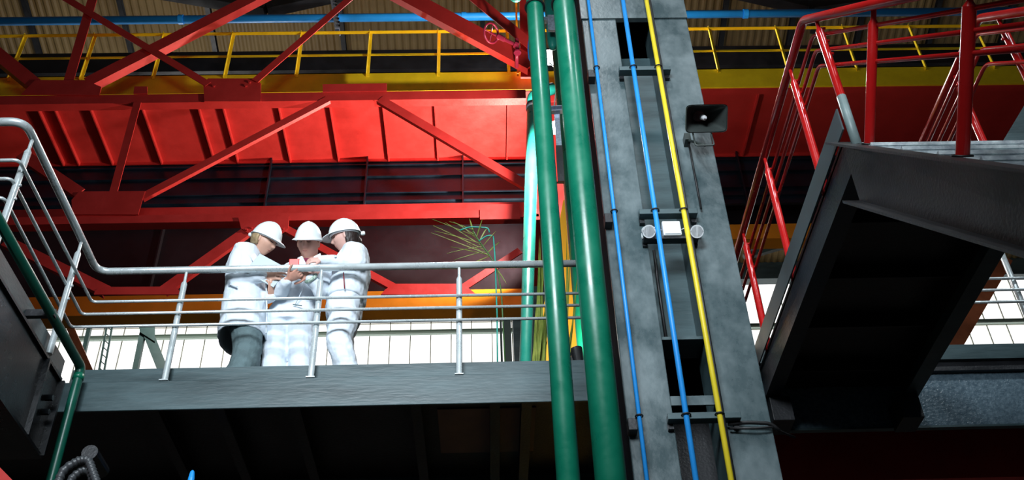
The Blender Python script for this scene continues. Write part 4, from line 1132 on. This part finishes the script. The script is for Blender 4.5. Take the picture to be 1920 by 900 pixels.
ringc = wB+(eB-wB)*.10; dn = (eB-wB).normalized(); e1_ = dn.cross(V((0,0,1))).normalized(); e2_ = dn.cross(e1_)
plabel(MB().tube([ringc + e1_*.042*math.cos(a)+e2_*.042*math.sin(a) for a in [2*PI*k/24 for k in range(24)]], .014, 8, closed=True).build('patterned_cuff', CAMO, p2, True), 'green and white patterned cuff')
shoes(p2, [(f_, V((0,-1,0))) for f_ in ft2])
pc_ = J(551, 501, 6.235); a1 = D(1,.02,0); a2 = D(0,.92,-.38); a2 = (a2-a1*a2.dot(a1)).normalized(); a3 = a1.cross(a2)
t = thing('smartphone', 'red-cased phone in the middle person\'s hands just above the rail', 'phone', pc_)
MB().box(pc_, (.038,.066,.005), (a1,a2,a3)).build('case', PHN, t, bevel=.004)
MB().box(pc_-a3*.007, (.034,.060,.0015), (a1,a2,a3)).build('screen', RUB, t)

# ---------------------------------------------------------------- woman at the right
base = zfoot(655, 6.5)
c3 = J(647, 447, 6.45); f3 = frame(D(-.97,-.14,.16), D(-.06,.90,-.40)); S3 = .98
b = MB(); add_head(b, c3, f3, S3)
nk = J(661, 478, 6.52)
limb(b, [(loc(c3,f3,(0,-.035,-.04)), .056), (nk+V((0,0,.02)), .056), (nk+V((.02,0,-.06)), .07)])
trunk(b, [(J(663,482,6.5),.05,.06),(J(665,488,6.5),.08,.14),(J(662,512,6.5),.11,.15),(J(655,545,6.5),.11,.13),(J(647,580,6.5),.12,.15),(J(644,598,6.5),.10,.13)])
sN, eN, wN = J(669,474,6.38), J(668,497,6.33), J(606,487,6.235)
sF, eF, wF = J(656,478,6.68), J(640,535,6.66), J(612,522,6.45)
limb(b, [(sN,.05),(eN,.042),(wN,.026)]); limb(b, [(sF,.05),(eF,.042),(wF,.027)])
ft3 = [zfoot(662,6.42), zfoot(668,6.62)]; hp3 = [J(645,590,6.41), J(646,592,6.6)]; kn3 = [J(636,640,6.36), J(640,640,6.58)]
for f_, h_, k_ in zip(ft3, hp3, kn3):
    limb(b, [(h_,.085),(k_,.055),(f_+V((0,0,.09)),.04)]); limb(b, [(f_+V((0,0,.04)),.034),(f_+V((-.12,0,.03)),.028)])
tips = add_hand(b, wN+D(-1,.0,0)*.008, D(-.96,-.05,.28), D(-.10,.90,.40), -1, .62, .95, .10)
add_hand(b, wF+D(-.8,.3,.2)*.01, D(-.9,.3,.3), D(0,.3,.9), 1, .5)
p3 = b.build('person', SKIN3, None, True, org=base); remesh(p3, .0046, 0, 0, 1)
tag(p3, 'rightmost person in white hard hat, dark hair, in profile with one hand on the rail', 'person')
add_face(p3, c3, f3, S3, EYEM); add_helmet(p3, c3, f3, S3)
for tp, dd, bk_ in tips:
    MB().tube([tp-dd*.006+bk_*.0060, tp+dd*.004+bk_*.0055, tp+dd*.010+bk_*.003], [.005,.006,.003], 8).build('fingernail', NAIL, p3, True)
b = MB()
for sg in (-1, 1):
    for k in range(9):
        a = math.radians(98+k*10); x = math.sin(a)*.080*sg; y = math.cos(a)*.092
        limb(b, [(loc(c3,f3,(x,y,.05),S3),.012),(loc(c3,f3,(x*1.0,y*1.06,.0),S3),.015),(loc(c3,f3,(x*.80,y*.98-.006,-.07),S3),.018)], 8)
limb(b, [(loc(c3,f3,(0,-.085,-.04),S3),.045),(loc(c3,f3,(0,-.075,-.10),S3),.040)])
garment(b, 'hair', HAIRD, p3, .008, .004, .006)
b = MB()
trunk(b, [(J(649,566,6.5),.13,.17),(J(645,585,6.5),.135,.18),(J(643,600,6.5),.125,.17)])
for f_, h_, k_ in zip(ft3, hp3, kn3):
    limb(b, [(h_,.112),((h_+k_)/2,.108),(k_,.092),((k_+f_)/2,.082),(f_+V((0,0,.10)),.082)])
garment(b, 'trousers', WHITE, p3, .024, .006)
b = MB()
trunk(b, [(J(661,468,6.5),.058,.066),(J(664,472,6.5),.085,.12),(J(666,479,6.5),.105,.175),(J(661,512,6.5),.135,.19),(J(654,540,6.5),.142,.185),(J(649,562,6.5),.148,.19),(J(648,570,6.5),.142,.185)])
limb(b, [(sN,.074),((sN+eN)/2,.072),(eN,.064),((eN+wN)/2,.055),(wN,.040)]); limb(b, [(sF,.07),(eF,.058),(wF,.042)])
jk = garment(b, 'jacket', WHITE, p3, .022, .007)
MB().prism([J(641,466,6.42),J(632,478,6.36),J(634,487,6.32),J(648,478,6.33),J(656,470,6.38)], D(0,.2,1)*.012).build('collar', WHITE, jk, bevel=.003)
q = J(629,481,6.22); 
plabel(MB().tube([q, q+D(0,.2,1)*.012], .010, 12).build('snap_button', GAL, jk, 'auto'), 'dark metal snap')

plabel(MB().tube([J(644,511,6.285), J(645,526,6.285), J(646,541,6.29)], .0045, 8).build('zip', mat('dark_red_zip', (.25,.02,.03), .5), jk, True), 'dark red zip')
shoes(p3, [(f_, V((-1,0,0))) for f_ in ft3])
